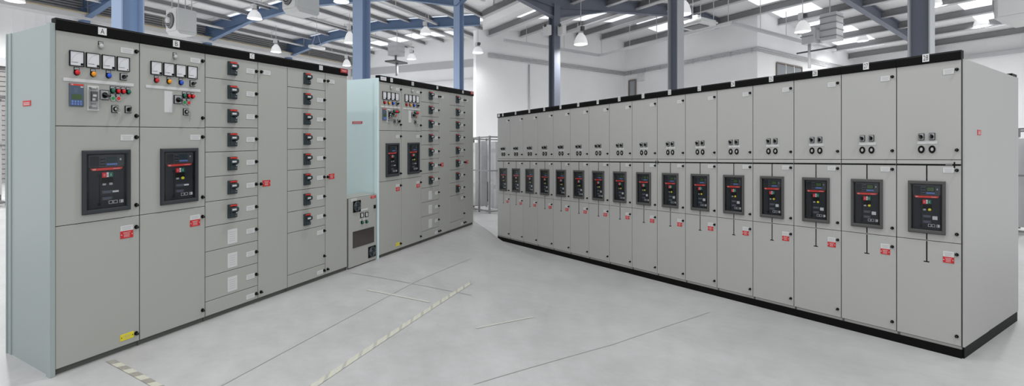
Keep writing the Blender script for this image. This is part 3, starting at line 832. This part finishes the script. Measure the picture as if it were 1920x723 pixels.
for j, zc in enumerate((12.4, 16.3, 20.2, 24.0)):
    # row position from where it meets the side wall
    s = 1.1489*zc - .4924*22.22*1.0
    lab = ['nearest blue roof rafter over the near left bank', 'second blue roof rafter above column A', 'third blue roof rafter rising behind column C', 'farthest blue roof rafter beyond column D'][j]
    pe = max(3.2, (s+.35)/2.06 if s > 6 else 3.2)
    pts = [(PW-.05, E(eL(PW))-.05), (13.3, E(eL(13.3))-.05)]
    if pe < 6.8: pts += [(6.84, E(eL(6.84))-.05), (pe, E(eL(pe))-.05)]
    else: pts += [(pe, E(eL(pe))-.05)]
    h = [(PW-.05, E(eL(PW))-.05, 16.4, E(eL(16.4))-.05, .38)]
    if pe < 6.8:
        h += [(6.84, E(eL(6.84))-.05, 9.2, E(eL(9.2))-.05, .40), (6.84, E(eL(6.84))-.05, max(pe, 4.6), E(eL(max(pe, 4.6)))-.05, .40)]
    rafter(WL, s, pts, .2, .38, 'roof_rafter', lab, 'rafter', 'blue rafters of the left wing', haunches=h)
    tag(MB(WL).box(s-.12, s+.12, PW-.30, PW-.02, 0, E(eL(PW))-.4, 'steel_blue').build('wall_column', None, (s, PW-.2, 0)),
        ['blue steel stanchion on the left side wall under the nearest rafter', 'blue steel stanchion on the left side wall, behind the top corner of column A', 'blue steel stanchion on the left side wall under the third rafter', 'blue steel stanchion on the left side wall under the farthest rafter'][j], 'column', 'wall stanchions of the left wing')
def col_at(px, p, fr, label, wd=.27, **kw):
    s = fr.loc(px, p)
    return column(fr, s, p, E((eL if fr is WL else eR)(p))-.35, wd, label, **kw)
profR = [(31, 5.1), (18.5, 6.35), (10.9, 5.5), (3.0, 6.3)]
def eR(p):
    for (a, ea), (b, eb) in zip(profR, profR[1:]):
        if p >= b: return ea+(eb-ea)*(a-p)/(a-b)
    return profR[-1][1]
GC = 'blue steel columns between the bays'
col_at(240, 6.84, WL, 'nearest blue steel column, rising behind plates A and B', .25, group=GC)
col_at(678, 6.84, WL, 'blue steel column rising behind the gap between the two left banks', .27, group=GC)
col_at(860, 6.84, WL, 'slender blue steel column rising behind the far left bank', .20, group=GC)
# pipes running along the wing
def pipe(fr, a, b, r, mt, name, label, cat='pipe', group=None, hang=None):
    m = MB(fr); m.bar(a, b, r, mt, 10)
    if hang:
        n, f = hang
        for i in range(n):
            t = (i+.5)/n; q = [a[j]+(b[j]-a[j])*t for j in range(3)]
            m.bar(q, (q[0], q[1], E(f(q[1]))-.05), .012, mt, 5)
    return tag(m.build(name, None, tuple(a)), label, cat, group)
pipe(WL, (4, 18.0, E(4.46)), (SG-.1, 18.0, E(4.46)), .045, 'pipe_white', 'overhead_pipe', 'white overhead pipe hung below the purlins along the left wall', hang=(9, eL))
pipe(WL, (4, 18.8, E(4.17)), (SG-.1, 18.8, E(4.17)), .03, 'pipe_brown', 'overhead_pipe', 'thin buff pipe running just above the white gutter on the left wall', hang=(7, eL))
pipe(WL, (6, 14.7, E(4.86)), (SG-.1, 14.7, E(4.86)), .035, 'galv', 'overhead_conduit', 'grey conduit running under the left roof near its ridge', hang=(7, eL))
pipe(WL, (6, 10.2, E(4.62)), (SG-.1, 10.2, E(4.62)), .045, 'pipe_white', 'overhead_pipe', 'white overhead pipe passing in front of the far column', hang=(7, eL))

# roller shutter on the left wall and stored racks
s0 = WL.loc(-40, PW); s1 = WL.loc(40, PW)
m = MB(WL)
for i in range(24): m.box(s0, s1, PW-.10, PW-.06, .15*i, .15*i+.125, 'shutter')
m.box(s0-.1, s1+.1, PW-.25, PW-.02, 3.6, 3.85, 'galv'); m.box(s0-.1, s0, PW-.12, PW-.02, 0, 3.6, 'galv'); m.box(s1, s1+.1, PW-.12, PW-.02, 0, 3.6, 'galv')
m.box(s0, s1, PW-.06, PW-.02, 0, 3.6, 'dark_sheet')
struct(m.build('door_1', None, (s0, PW, 0)))

def rack(fr, x0, x1, y0, y1, H, zb, label, filling, group=None):
    t = thing('storage_rack', fr, (x0, y0, zb), label, 'rack', group)
    X, Y = x1-x0, y1-y0; r = .022
    m = MB(fr)
    nx = max(2, int(round(X/.45))+1); ny = max(2, int(round(Y/.45))+1)
    for i in range(nx):
        for j in (0, Y): m.box(X*i/(nx-1)-r, X*i/(nx-1)+r, j-r, j+r, 0, H, 'rack_alu')
    for j in range(1, ny-1):
        for i in (0, X): m.box(i-r, i+r, Y*j/(ny-1)-r, Y*j/(ny-1)+r, 0, H, 'rack_alu')
    for z in (.06, H*.55, H-.03):
        for j in (0, Y): m.box(0, X, j-r*.8, j+r*.8, z-r*.8, z+r*.8, 'rack_alu')
        for i in (0, X): m.box(i-r*.8, i+r*.8, 0, Y, z-r*.8, z+r*.8, 'rack_alu')
    m.build('rack_frame', t)
    m = MB(fr)
    for (a, b, c, d, z0, z1, mt) in filling: m.box(X*a, X*b, Y*c, Y*d, H*z0, H*z1, mt)
    m.build('stored_panel', t)
    return t
fill = [(.1,.25,.2,.3,.05,.93,'pipe_white'), (.35,.45,.2,.35,.05,.95,'galv'), (.55,.7,.3,.4,.05,.9,'pipe_white'), (.78,.92,.2,.28,.05,.93,'galv'),
        (.12,.22,.6,.7,.05,.9,'galv'), (.45,.55,.6,.72,.05,.92,'pipe_white'), (.82,.9,.6,.7,.06,.4,'rack_dark'), (.30,.36,.45,.5,.1,.38,'rack_dark'), (.62,.67,.5,.55,.55,.75,'rack_dark')]
# rack in the gap between the banks
cx, cy = WR.xy(918, 12.4)
rack(WR, cx-1.5, cx, cy, cy+1.4, 2.07, 0, 'open aluminium storage rack seen in the gap between the left and right banks', fill)
cx, cy = WR.xy(1912, 9.04)
rack(WR, cx-1.0, cx+.6, cy, cy+1.2, 2.07, 0, 'open aluminium storage rack beyond the right end of the right bank', fill + [(.1,.3,.05,.1,.3,.36,'rack_brown'), (.5,.6,.02,.06,.5,.6,'rack_dark'), (.7,.9,.05,.1,.2,.3,'label_white')])
cx, cy = WL.xy(13, 9.9)
rack(WL, cx-1.5, cx, cy, cy+1.2, 2.3, 0, 'storage rack with brown timber at the far left edge', [(.1,.9,.1,.2,.06,.12,'rack_dark'), (.6,.75,.02,.1,.1,.95,'rack_brown'), (.8,.95,.02,.1,.1,.95,'pipe_white'), (.3,.5,.02,.1,.1,.9,'rack_brown'), (.0,.15,.02,.1,.1,.9,'pipe_white')])

# ------------------------------------------------------------------ the right wing
P2 = 20.5
XA = WR.loc(1172, P2); XB = WR.loc(1420, P2)       # inner and outer corners of the office block wall
PS = 30.0
m = MB(WR)
m.prism([(11.0, 0), (11.0, E(eR(11.0))), (18.5, E(eR(18.5))), (P2+.2, E(eR(P2+.2))), (P2+.2, 0)], 'x', XA-.2, XA, 'wall_white')
struct(m.build('wall_back_right', None, (XA, 15, 0)))
m = MB(WR); m.box(XA-.1, XB, P2, P2+.2, 0, E(eR(P2)), 'wall_white'); struct(m.build('wall_office', None, (XA, P2, 0)))
m = MB(WR); m.prism([(P2, 0), (P2, E(eR(P2))), (PS+.2, E(eR(PS+.2))), (PS+.2, 0)], 'x', XB-.2, XB, 'wall_white'); struct(m.build('wall_office_side', None, (XB, 24, 0)))
m = MB(WR); m.box(XB, 14, PS, PS+.2, 0, E(eR(PS)), 'wall_white')
i = 0
while XB+.5+1.0*i < 13: m.box(XB+.5+1.0*i, XB+.53+1.0*i, PS-.012, PS, 0, E(eR(PS)), 'wall_white'); i += 1
m.box(XB, 14, PS-.2, PS, E(4.35), E(4.5), 'galv')
struct(m.build('wall_right', None, (0, PS, 0)))
# roof
def xRmin(p): return max(XA, -1.480*p) if p < P2 else XB
m = MB(WR)
psr = [PS+.1, 27, 24, P2+.01, P2-.01, 18.5, 17, 15.5, 14, 12.5, 11.35, 10.9, 9.5, 8, 6.5, 5, 3.5]
for a, b in zip(psr, psr[1:]):
    m.add([(xRmin(a), a, E(eR(a))), (6, a, E(eR(a))), (6, b, E(eR(b))), (xRmin(b), b, E(eR(b)))], [(0,1,2,3)], 'roof_sheet')
    m.add([(xRmin(a), a, E(eR(a))+.06), (6, a, E(eR(a))+.06), (6, b, E(eR(b))+.06), (xRmin(b), b, E(eR(b))+.06)], [(0,1,2,3)], 'roof_sheet')
struct(m.build('ceiling', None, (-6, 15, E(5.5))))
for s0, s1 in ((-14.6, -13.2), (-10.0, -8.6), (-5.4, -4.0), (-.9, .5)):
    m = MB(WR)
    for a, b in ((28.5, 26.3), (25.7, 23.5), (22.9, 20.9), (20.2, 18.6), (18.0, 16.1), (15.6, 13.7), (13.2, 11.5)):
        if s0 > max(xRmin(a), xRmin(b)):
            vs = [(s0, a, E(eR(a))-.02), (s1, a, E(eR(a))-.02), (s1, b, E(eR(b))-.02), (s0, b, E(eR(b))-.02)]
            m.add(vs + [(v[0], v[1], v[2]+.015) for v in vs], [(0,1,2,3),(4,7,6,5),(0,4,5,1),(1,5,6,2),(2,6,7,3),(3,7,4,0)], 'skylight')
    struct(m.build('window_%d' % k, None, (s0, 18, E(5.5)))); k += 1
m = MB(WR); p = 29.2
while p > 4:
    zz = E(eR(p)); x0 = xRmin(p)+.02
    m.box(x0, 6, p-.04, p+.04, zz-.28, zz-.02, 'purlin'); m.box(x0, 6, p-.12, p+.04, zz-.30, zz-.275, 'galv')
    p -= 1.75
struct(m.build('trim_7', None, (-6, 15, E(5.5))))
for j, s in enumerate((-11.8, -7.3, -2.8)):
    lab = ['grey-blue rafter crossing above the far right columns', 'grey-blue rafter sloping down at the upper right', 'nearest grey-blue rafter of the right wing'][j]
    ph = 20.4 if j == 0 else PS-.1
    pl = 8.2 if j == 0 else 6.0
    pts = [(ph, E(eR(ph))-.05), (18.5, E(eR(18.5))-.05), (10.9, E(eR(10.9))-.05), (pl, E(eR(pl))-.05)]
    h = [(10.9, E(eR(10.9))-.05, 13.4, E(eR(13.4))-.05, .35), (10.9, E(eR(10.9))-.05, 8.6, E(eR(8.6))-.05, .35)]
    rafter(WR, s, pts, .2, .40, 'roof_rafter', lab, 'rafter', 'grey-blue rafters of the right wing', mt='steel_blue_grey', haunches=h)
col_at(1039.5, 10.9, WR, 'grey-blue steel column rising behind the far left end of the right bank', .26, mt='steel_blue_grey', mt2='steel_blue_grey', group=GC)
col_at(1267, 10.9, WR, 'grey-blue steel column with a pale flange rising behind the middle of the right bank', .26, mt='steel_blue_grey', mt2='steel_grey_light', group=GC)
col_at(1727, 10.9, WR, 'grey-blue steel column rising behind cubicle 28 of the right bank', .24, mt='steel_blue_grey', mt2='steel_grey_light', group=GC)
# conduits round the office walls: three in parallel
for q, e in enumerate((4.56, 4.48, 4.40)):
    m = MB(WR); r = .022; o_ = .06
    m.bar((XA+o_, 11.6, E(e)), (XA+o_, P2-o_, E(e)), r, 'galv', 8); m.bar((XA+o_, P2-o_, E(e)), (XB+o_, P2-o_, E(e)), r, 'galv', 8)
    m.bar((XB+o_, P2-o_, E(e)), (XB+o_, PS-.1, E(e)), r, 'galv', 8)
    for xx in range(8):
        t = XA+.4+(XB-XA-.6)*xx/7; m.box(t-.03, t+.03, P2-.05, P2, E(e)-.03, E(e)+.03, 'galv')
    tag(m.build('wall_conduit', None, (XA, P2, E(e))), ['top', 'middle', 'bottom'][q]+' one of three grey conduits running round the white office walls', 'conduit', 'wall conduits')
m = MB(WR); yy = 13.9; m.bar((XA+.05, yy, 0), (XA+.05, yy, E(4.3)), .03, 'galv', 8); tag(m.build('wall_conduit', None, (XA, yy, 0)), 'vertical grey conduit dropping down the back wall left of the far grey-blue column', 'conduit')
m = MB(WR); PT = 17.5; xa = WR.loc(1124, PT); xb = WR.loc(1372, PT); ET = 4.96
for (a, b) in (((xa, 11.8), (xa, PT)), ((xa, PT), (xb, PT)), ((xb, PT), (xb, 26))):
    if a[1] == b[1]: m.box(a[0], b[0], a[1]-.06, a[1]+.06, E(ET)-.05, E(ET)+.05, 'pipe_white')
    else: m.box(a[0]-.06, a[0]+.06, a[1], b[1], E(ET)-.05, E(ET)+.05, 'galv')
for (u, v) in [(xa, 13), (xa, 15.2)]+[(xa+(xb-xa)*t, PT) for t in (.02, .28, .5, .75, .98)]+[(xb, 19.5), (xb, 21.5), (xb, 23.5)]:
    m.bar((u, v, E(ET)), (u, v, E(eR(v))-.03), .012, 'galv', 5)
tag(m.build('cable_tray', None, (xa, PT, E(ET))), 'white cable tray hung on rods, turning the corner before the office wall', 'cable tray')
m = MB(WR); xw = WR.loc(1331, PT); 
# windows in the office block
def wall_window(n, fr, a0, a1, d, z0, z1, along, panes):
    m = MB(fr)
    def bx(a, b, c, e, z0_, z1_, mt):
        if along == 'x': m.box(a, b, d-c, d-e, z0_, z1_, mt)
        else: m.box(d+e, d+c, a, b, z0_, z1_, mt)
    bx(a0, a1, .03, .005, z0, z1, 'frame_brown')
    w = (a1-a0)/panes
    for i in range(panes): bx(a0+w*i+.06, a0+w*(i+1)-.06, .045, .03, z0+.06, z1-.06, 'pane')
    for i in range(panes+1): bx(a0+w*i-.03, a0+w*i+.03, .06, .03, z0, z1, 'pipe_white' if 0 < i < panes else 'frame_brown')
    for z in (z0, z1): bx(a0, a1, .06, .03, z-.03, z+.03, 'frame_brown')
    struct(m.build('window_%d' % n, None, (a0, d, z0) if along == 'x' else (d, a0, z0)))
wall_window(20, WR, WR.loc(1180, P2), WR.loc(1193, P2), P2, E(2.6), E(4.08), 'x', 1)
wall_window(21, WR, 22.0, 24.2, XB, E(3.2), E(4.08), 'y', 3)
xx = WR.loc(1199, P2); m = MB(WR); m.box(xx, xx+.3, P2-.15, P2, E(3.95), E(4.3), 'pipe_white'); m.box(xx+.05, xx+.25, P2-.17, P2-.15, E(4.0), E(4.2), 'heater')
tag(m.build('alarm_box', None, (xx, P2-.1, E(3.95))), 'small white box on the office wall beside the narrow window', 'box')

# ------------------------------------------------------------------ pendant lamps
LP = 300
def high_bay(fr, px, ytop, ybot, Z, label, HYr, first=None):
    """bell-shaped pendant; ytop / ybot = image rows of the shade"""
    ex, ey = fr.xy(px, Z)
    zb = CH-(ybot-HYr)*Z/F; h = (ybot-ytop)*Z/F
    ef = eL if fr is WL else eR
    t = thing('pendant_lamp', fr, (ex, ey, zb), label, 'lamp', 'high-bay pendant lamps under the roof')
    R = .22; k = h/.40
    prof = [(.225,0),(.222,.03*k),(.205,.12*k),(.175,.22*k),(.13,.31*k),(.075,.38*k),(.06,.40*k)]
    m = MB(fr); m.lathe(0, 0, prof, 'lamp_shade', 20); m.lathe(0, 0, [(r-.008, z) for r, z in prof], 'lamp_shade', 20)
    m.build('lamp_shade', t)
    m = MB(fr); m.lathe(0, 0, [(.0, .12*k), (.05, .14*k), (.07, .20*k), (.05, .28*k), (.03, .34*k)], 'lamp_bulb', 12); m.build('bulb', t)
    m = MB(fr); m.lathe(0, 0, [(.0, .39*k), (.085, .39*k), (.085, .43*k), (.05, .45*k), (.05, .55*k), (.0, .55*k)], 'galv', 14)
    m.box(-.11, .03, -.06, .06, .45*k, .66*k, 'pipe_white'); m.box(.03, .12, -.05, .05, .47*k, .62*k, 'rack_dark'); m.build('gear_housing', t)
    ld = bpy.data.lights.new('lamp_or_fill_light', 'SPOT'); ld.energy = LP*(.3 if px == 896 else 1.3 if px in (1089, 1617) else (2.0 if fr is WL else 3.0)); ld.spot_size = math.radians(165); ld.spot_blend = 1.0; ld.shadow_soft_size = .15
    lo = bpy.data.objects.new('lamp_or_fill_light', ld); C.objects.link(lo); lo.location = (t.location.x, t.location.y, t.location.z-.03)
    top = max(E(ef(ey))-zb-.15, .66*k+.1)
    m = MB(fr); m.bar((0, 0, .66*k), (0, 0, top), .010, 'galv', 6); m.build('suspension_rod', t)
    return t
for (px, yt, yb, Z, lab) in ((477.5, 19, 35, 14.7, 'white bell pendant lamp to the right of the hung unit heater'),
        (517.5, 83, 97.5, 20.4, 'white bell pendant lamp just above the cornice between plates C and D'),
        (650, 111, 123, 25, 'smallest white bell pendant lamp right above the red maker plate of column D'),
        (655.5, 59, 80, 19.3, 'white bell pendant lamp half hidden at the left of the middle blue column'),
        (28, -16, 2.5, 13, 'white bell pendant lamp cut off at the top left corner'),
        (640, -18, 3.5, 13.5, 'white bell pendant lamp cut off at the top edge beside the middle blue column'),
        (771.5, 100, 111, 22, 'white bell pendant lamp under the grey duct above the far left bank'),
        (798, 50, 64, 18.4, 'white bell pendant lamp glowing left of the slender blue column')):
    high_bay(WL, px, yt, yb, Z, lab, HY)
for (px, yt, yb, Z, lab) in ((896, 87, 99, 19, 'faint white bell pendant lamp where the two wings of the hall meet'),
        (1089, 62, 83, 15.5, 'white bell pendant lamp right of the far grey-blue column'),
        (1282, 1, 27, 15, 'white bell pendant lamp partly behind the middle grey-blue column'),
        (1505, 38, 59.5, 15.3, 'white bell pendant lamp left of the silver duct'),
        (1840, 29, 47, 18.5, 'white bell pendant lamp at upper right, left of the corner heater'),
        (1751, -10, 9, 17, 'white bell pendant lamp cut by the top edge right of the rightmost column'),
        (1617, 64, 77, 21, 'white bell pendant lamp farthest back at the right, beyond the duct')):
    high_bay(WR, px, yt, yb, Z, lab, 296.0)

# ------------------------------------------------------------------ unit heaters, ducts, cassettes
def unit_heater(fr, px, ybot, ytop, Z, HYr, W, D, label, fan_side='left'):
    ex, ey = fr.xy(px, Z); zb = CH-(ybot-HYr)*Z/F; H = (ybot-ytop)*Z/F
    ef = eL if fr is WL else eR
    t = thing('unit_heater', fr, (ex, ey, zb), label, 'heater', 'hung unit heaters')
    # local origin = near bottom corner; box extends x 0..W, y 0..D
    m = MB(fr)
    m.prism([(0, .10*H), (W*.12, .0), (W*.9, .02*H), (W, .10*H), (W, .96*H), (W*.95, H), (.0, H)], 'y', 0, D, 'heater')
    m.box(-.03, 0, D*.04, D*.96, .12*H, .95*H, 'heater'); m.box(W*.02, W*.98, -.012, 0, .14*H, .92*H, 'heater')
    m.build('casing', t)
    m = MB(fr)
    n = 20; cy, cz, ry, rz = D*.56, H*.52, D*.36, H*.30
    for (x_, k_, mt) in ((-.045, 1.0, 'rack_dark'),):
        vs = [(x_, cy+ry*math.cos(2*PI*i/n), cz+rz*math.sin(2*PI*i/n)) for i in range(n)] + [(-.03, cy+ry*1.05*math.cos(2*PI*i/n), cz+rz*1.05*math.sin(2*PI*i/n)) for i in range(n)]
        m.add(vs, [tuple(range(n))] + [(i, (i+1) % n, n+(i+1) % n, n+i) for i in range(n)], mt)
    for r in (.35, .6, .85, 1.03):
        for i in range(n):
            a, b = 2*PI*i/n, 2*PI*(i+1)/n
            m.bar((-.07, cy+ry*r*math.cos(a), cz+rz*r*math.sin(a)), (-.07, cy+ry*r*math.cos(b), cz+rz*r*math.sin(b)), .004, 'galv', 4)
    m.bar((-.11, cy, cz), (-.04, cy, cz), .07, 'pipe_white', 14)
    plabel(m.build('fan', t), 'dark round fan with a pale hub')
    m = MB(fr)
    for (a, b) in ((W*.15, D*.2), (W*.85, D*.2), (W*.85, D*.8), (W*.15, D*.8)):
        m.bar((a, b, H), (a, b, E(ef(ey))-zb-.05), .012, 'galv', 5)
    m.build('hanging_rods', t)
    return t
unit_heater(WL, 333, 62, 13, 10.5, HY, .44, .42, 'white hung unit heater with a round fan above plate B')
unit_heater(WL, 556, 20, -40, 9.5, HY, .62, .40, 'large white unit heater cut by the top edge above plate C')
unit_heater(WR, 1868, 45, -45, 8.5, 296.0, .95, .7, 'large white unit heater in the top right corner')
# ceiling cassette in the right wing
ex, ey = WR.xy(1306, 15.0); zc = CH-(50-296)*15.0/F
t = thing('ceiling_cassette', WR, (ex, ey, zc), 'square white ceiling cassette hung right of the middle grey-blue column', 'air conditioner')
m = MB(WR); m.box(-.40, .40, -.40, .40, 0.0, .16, 'heater'); m.box(-.44, .44, -.44, .44, 0.06, .10, 'heater'); m.box(-.08, .08, -.08, .08, .16, .36, 'heater'); m.build('casing', t)
m = MB(WR); m.box(-.26, .26, -.26, .26, -.02, 0, 'rack_dark')
for i in range(6): m.box(-.26, .26, -.24+.09*i, -.22+.09*i, -.03, -.02, 'galv')
m.build('grille', t)
m = MB(WR)
for a in (-.35, .35):
    for b in (-.35, .35): m.bar((a, b, .16), (a, b, E(eR(ey))-zc-.03), .010, 'galv', 5)
m.build('hanging_rods', t)
# cassette in the left wing
ex, ey = WL.xy(594, 19.0); zc = CH-(91-HY)*19.0/F
t = thing('linear_light', WL, (ex, ey, zc), 'slim white box light hung under the left roof right of plate D lamp', 'lamp')
m = MB(WL); m.box(-.35, .35, -.12, .12, 0, .10, 'pipe_white'); m.build('casing', t)
m = MB(WL); m.bar((-.25, 0, .1), (0, 0, .75), .008, 'galv', 5); m.bar((.25, 0, .1), (0, 0, .75), .008, 'galv', 5); m.bar((0, 0, .75), (0, 0, E(eL(ey))-zc-.05), .008, 'galv', 5); m.build('hanging_rods', t)
# silver duct in the left wing
ex, ey = WL.xy(742, 22.3); zc = CH-(104-HY)*22.3/F
t = thing('air_duct', WL, (ex, ey, zc), 'silver air duct box hanging above the far left bank', 'duct')
m = MB(WL); m.box(-.15, .45, -.2, .35, 0, .62, 'galv'); m.box(-.17, .47, -.22, .37, .2, .23, 'galv'); m.box(-.17, .47, -.22, .37, .42, .45, 'galv'); m.build('duct_box', t)
m = MB(WL); m.box(-.45, .55, -.3, .3, -.35, -.28, 'rack_dark'); m.bar((0, 0, -.28), (0, 0, 0), .05, 'purlin', 8); m.bar((.1, 0, -.95), (.1, 0, -.28), .07, 'purlin', 8); m.build('fan_unit', t)
m = MB(WL); m.bar((.1, 0, .62), (.1, 0, E(eL(ey))-zc-.02), .02, 'galv', 6); m.build('hanging_rods', t)
# silver duct in the right wing
ex, ey = WR.xy(1556, 16.5); zc = CH-(77-296)*16.5/F
t = thing('air_duct', WR, (ex, ey, zc), 'silver ribbed air duct left of the rightmost column with a fan box', 'duct')
m = MB(WR); m.box(-.2, .28, -.25, .3, .0, .95, 'galv')
for z in (.12, .35, .58, .8): m.box(-.22, .30, -.27, .32, z, z+.03, 'rack_alu')
m.build('duct_box', t)
m = MB(WR); m.box(-.66, -.28, -.5, -.1, -.05, .50, 'galv'); m.box(-.28, -.2, -.4, -.1, .1, .4, 'galv'); m.box(-.7, -.3, -.52, -.08, .2, .23, 'rack_alu')
m.bar((-.5, -.3, -.9), (-.5, -.3, -.05), .05, 'galv', 8); m.bar((-.9, -.3, -.3), (.3, -.3, -.3), .03, 'rack_dark', 6); m.build('fan_unit', t)
m = MB(WR); m.bar((0, 0, .95), (0, 0, E(eR(ey))-zc-.02), .02, 'galv', 6); m.build('hanging_rods', t)
# small loudspeaker-like boxes on the far right-wing column
for (px, side) in ((1026, 'left'), (1053.5, 'right')):
    ex, ey = WR.xy(px, 15.5); z0 = CH-(66-296)*15.5/F
    m = MB(WR); m.box(ex-.12, ex+.12, ey-.08, ey+.08, z0, z0+.32, 'pipe_white'); m.box(ex-.05, ex+.05, ey-.1, ey-.08, z0+.27, z0+.36, 'rack_dark')
    tag(m.build('junction_box', None, (ex, ey, z0)), 'small white box fixed high on the %s side of the far grey-blue column' % side, 'box')
# overhead pipe in the right wing
pipe(WR, (XA+.2, 15.0, E(5.66)), (5, 15.0, E(5.66)), .05, 'pipe_white', 'overhead_pipe', 'white overhead pipe hung under the right roof', hang=(6, eR))

# ------------------------------------------------------------------ camera, light, view
cam = bpy.data.cameras.new('camera'); co = bpy.data.objects.new('camera', cam); C.objects.link(co)
co.location = (0, 0, CH); co.rotation_euler = (PI/2, 0, 0)
cam.sensor_fit = 'HORIZONTAL'; cam.sensor_width = 36.0; cam.lens = 36.0*F/1920
cam.shift_x = (960-CX)/1920; cam.shift_y = -(361.5-HY)/1920
cam.clip_start = .05; cam.clip_end = 200
sc.camera = co

w = bpy.data.worlds.new('world'); sc.world = w; w.use_nodes = True
bg = w.node_tree.nodes['Background']; bg.inputs[0].default_value = (0.96, 0.98, 1.0, 1); bg.inputs[1].default_value = 0.9
# unseen spots added to brighten the hall, standing in for pendants outside the view
for (x, y) in ((-3.5, 1.0), (3.5, 1.5), (0, 4.5), (0, -3), (-9, 5), (9, 5), (-10, 10), (13, 10)):
    ld = bpy.data.lights.new('lamp_or_fill_light', 'SPOT'); ld.energy = LP; ld.spot_size = math.radians(165); ld.spot_blend = 1.0; ld.shadow_soft_size = .2
    if y >= 10: ld.energy = LP*3.5
    lo = bpy.data.objects.new('lamp_or_fill_light', ld); C.objects.link(lo); lo.location = (x, y, 5.6 if y < 10 else 4.6)

sc.view_settings.view_transform = 'Standard'; sc.view_settings.look = 'None'
sc.view_settings.exposure = 0.17; sc.view_settings.gamma = 1.0; sc.view_settings.use_curve_mapping = False
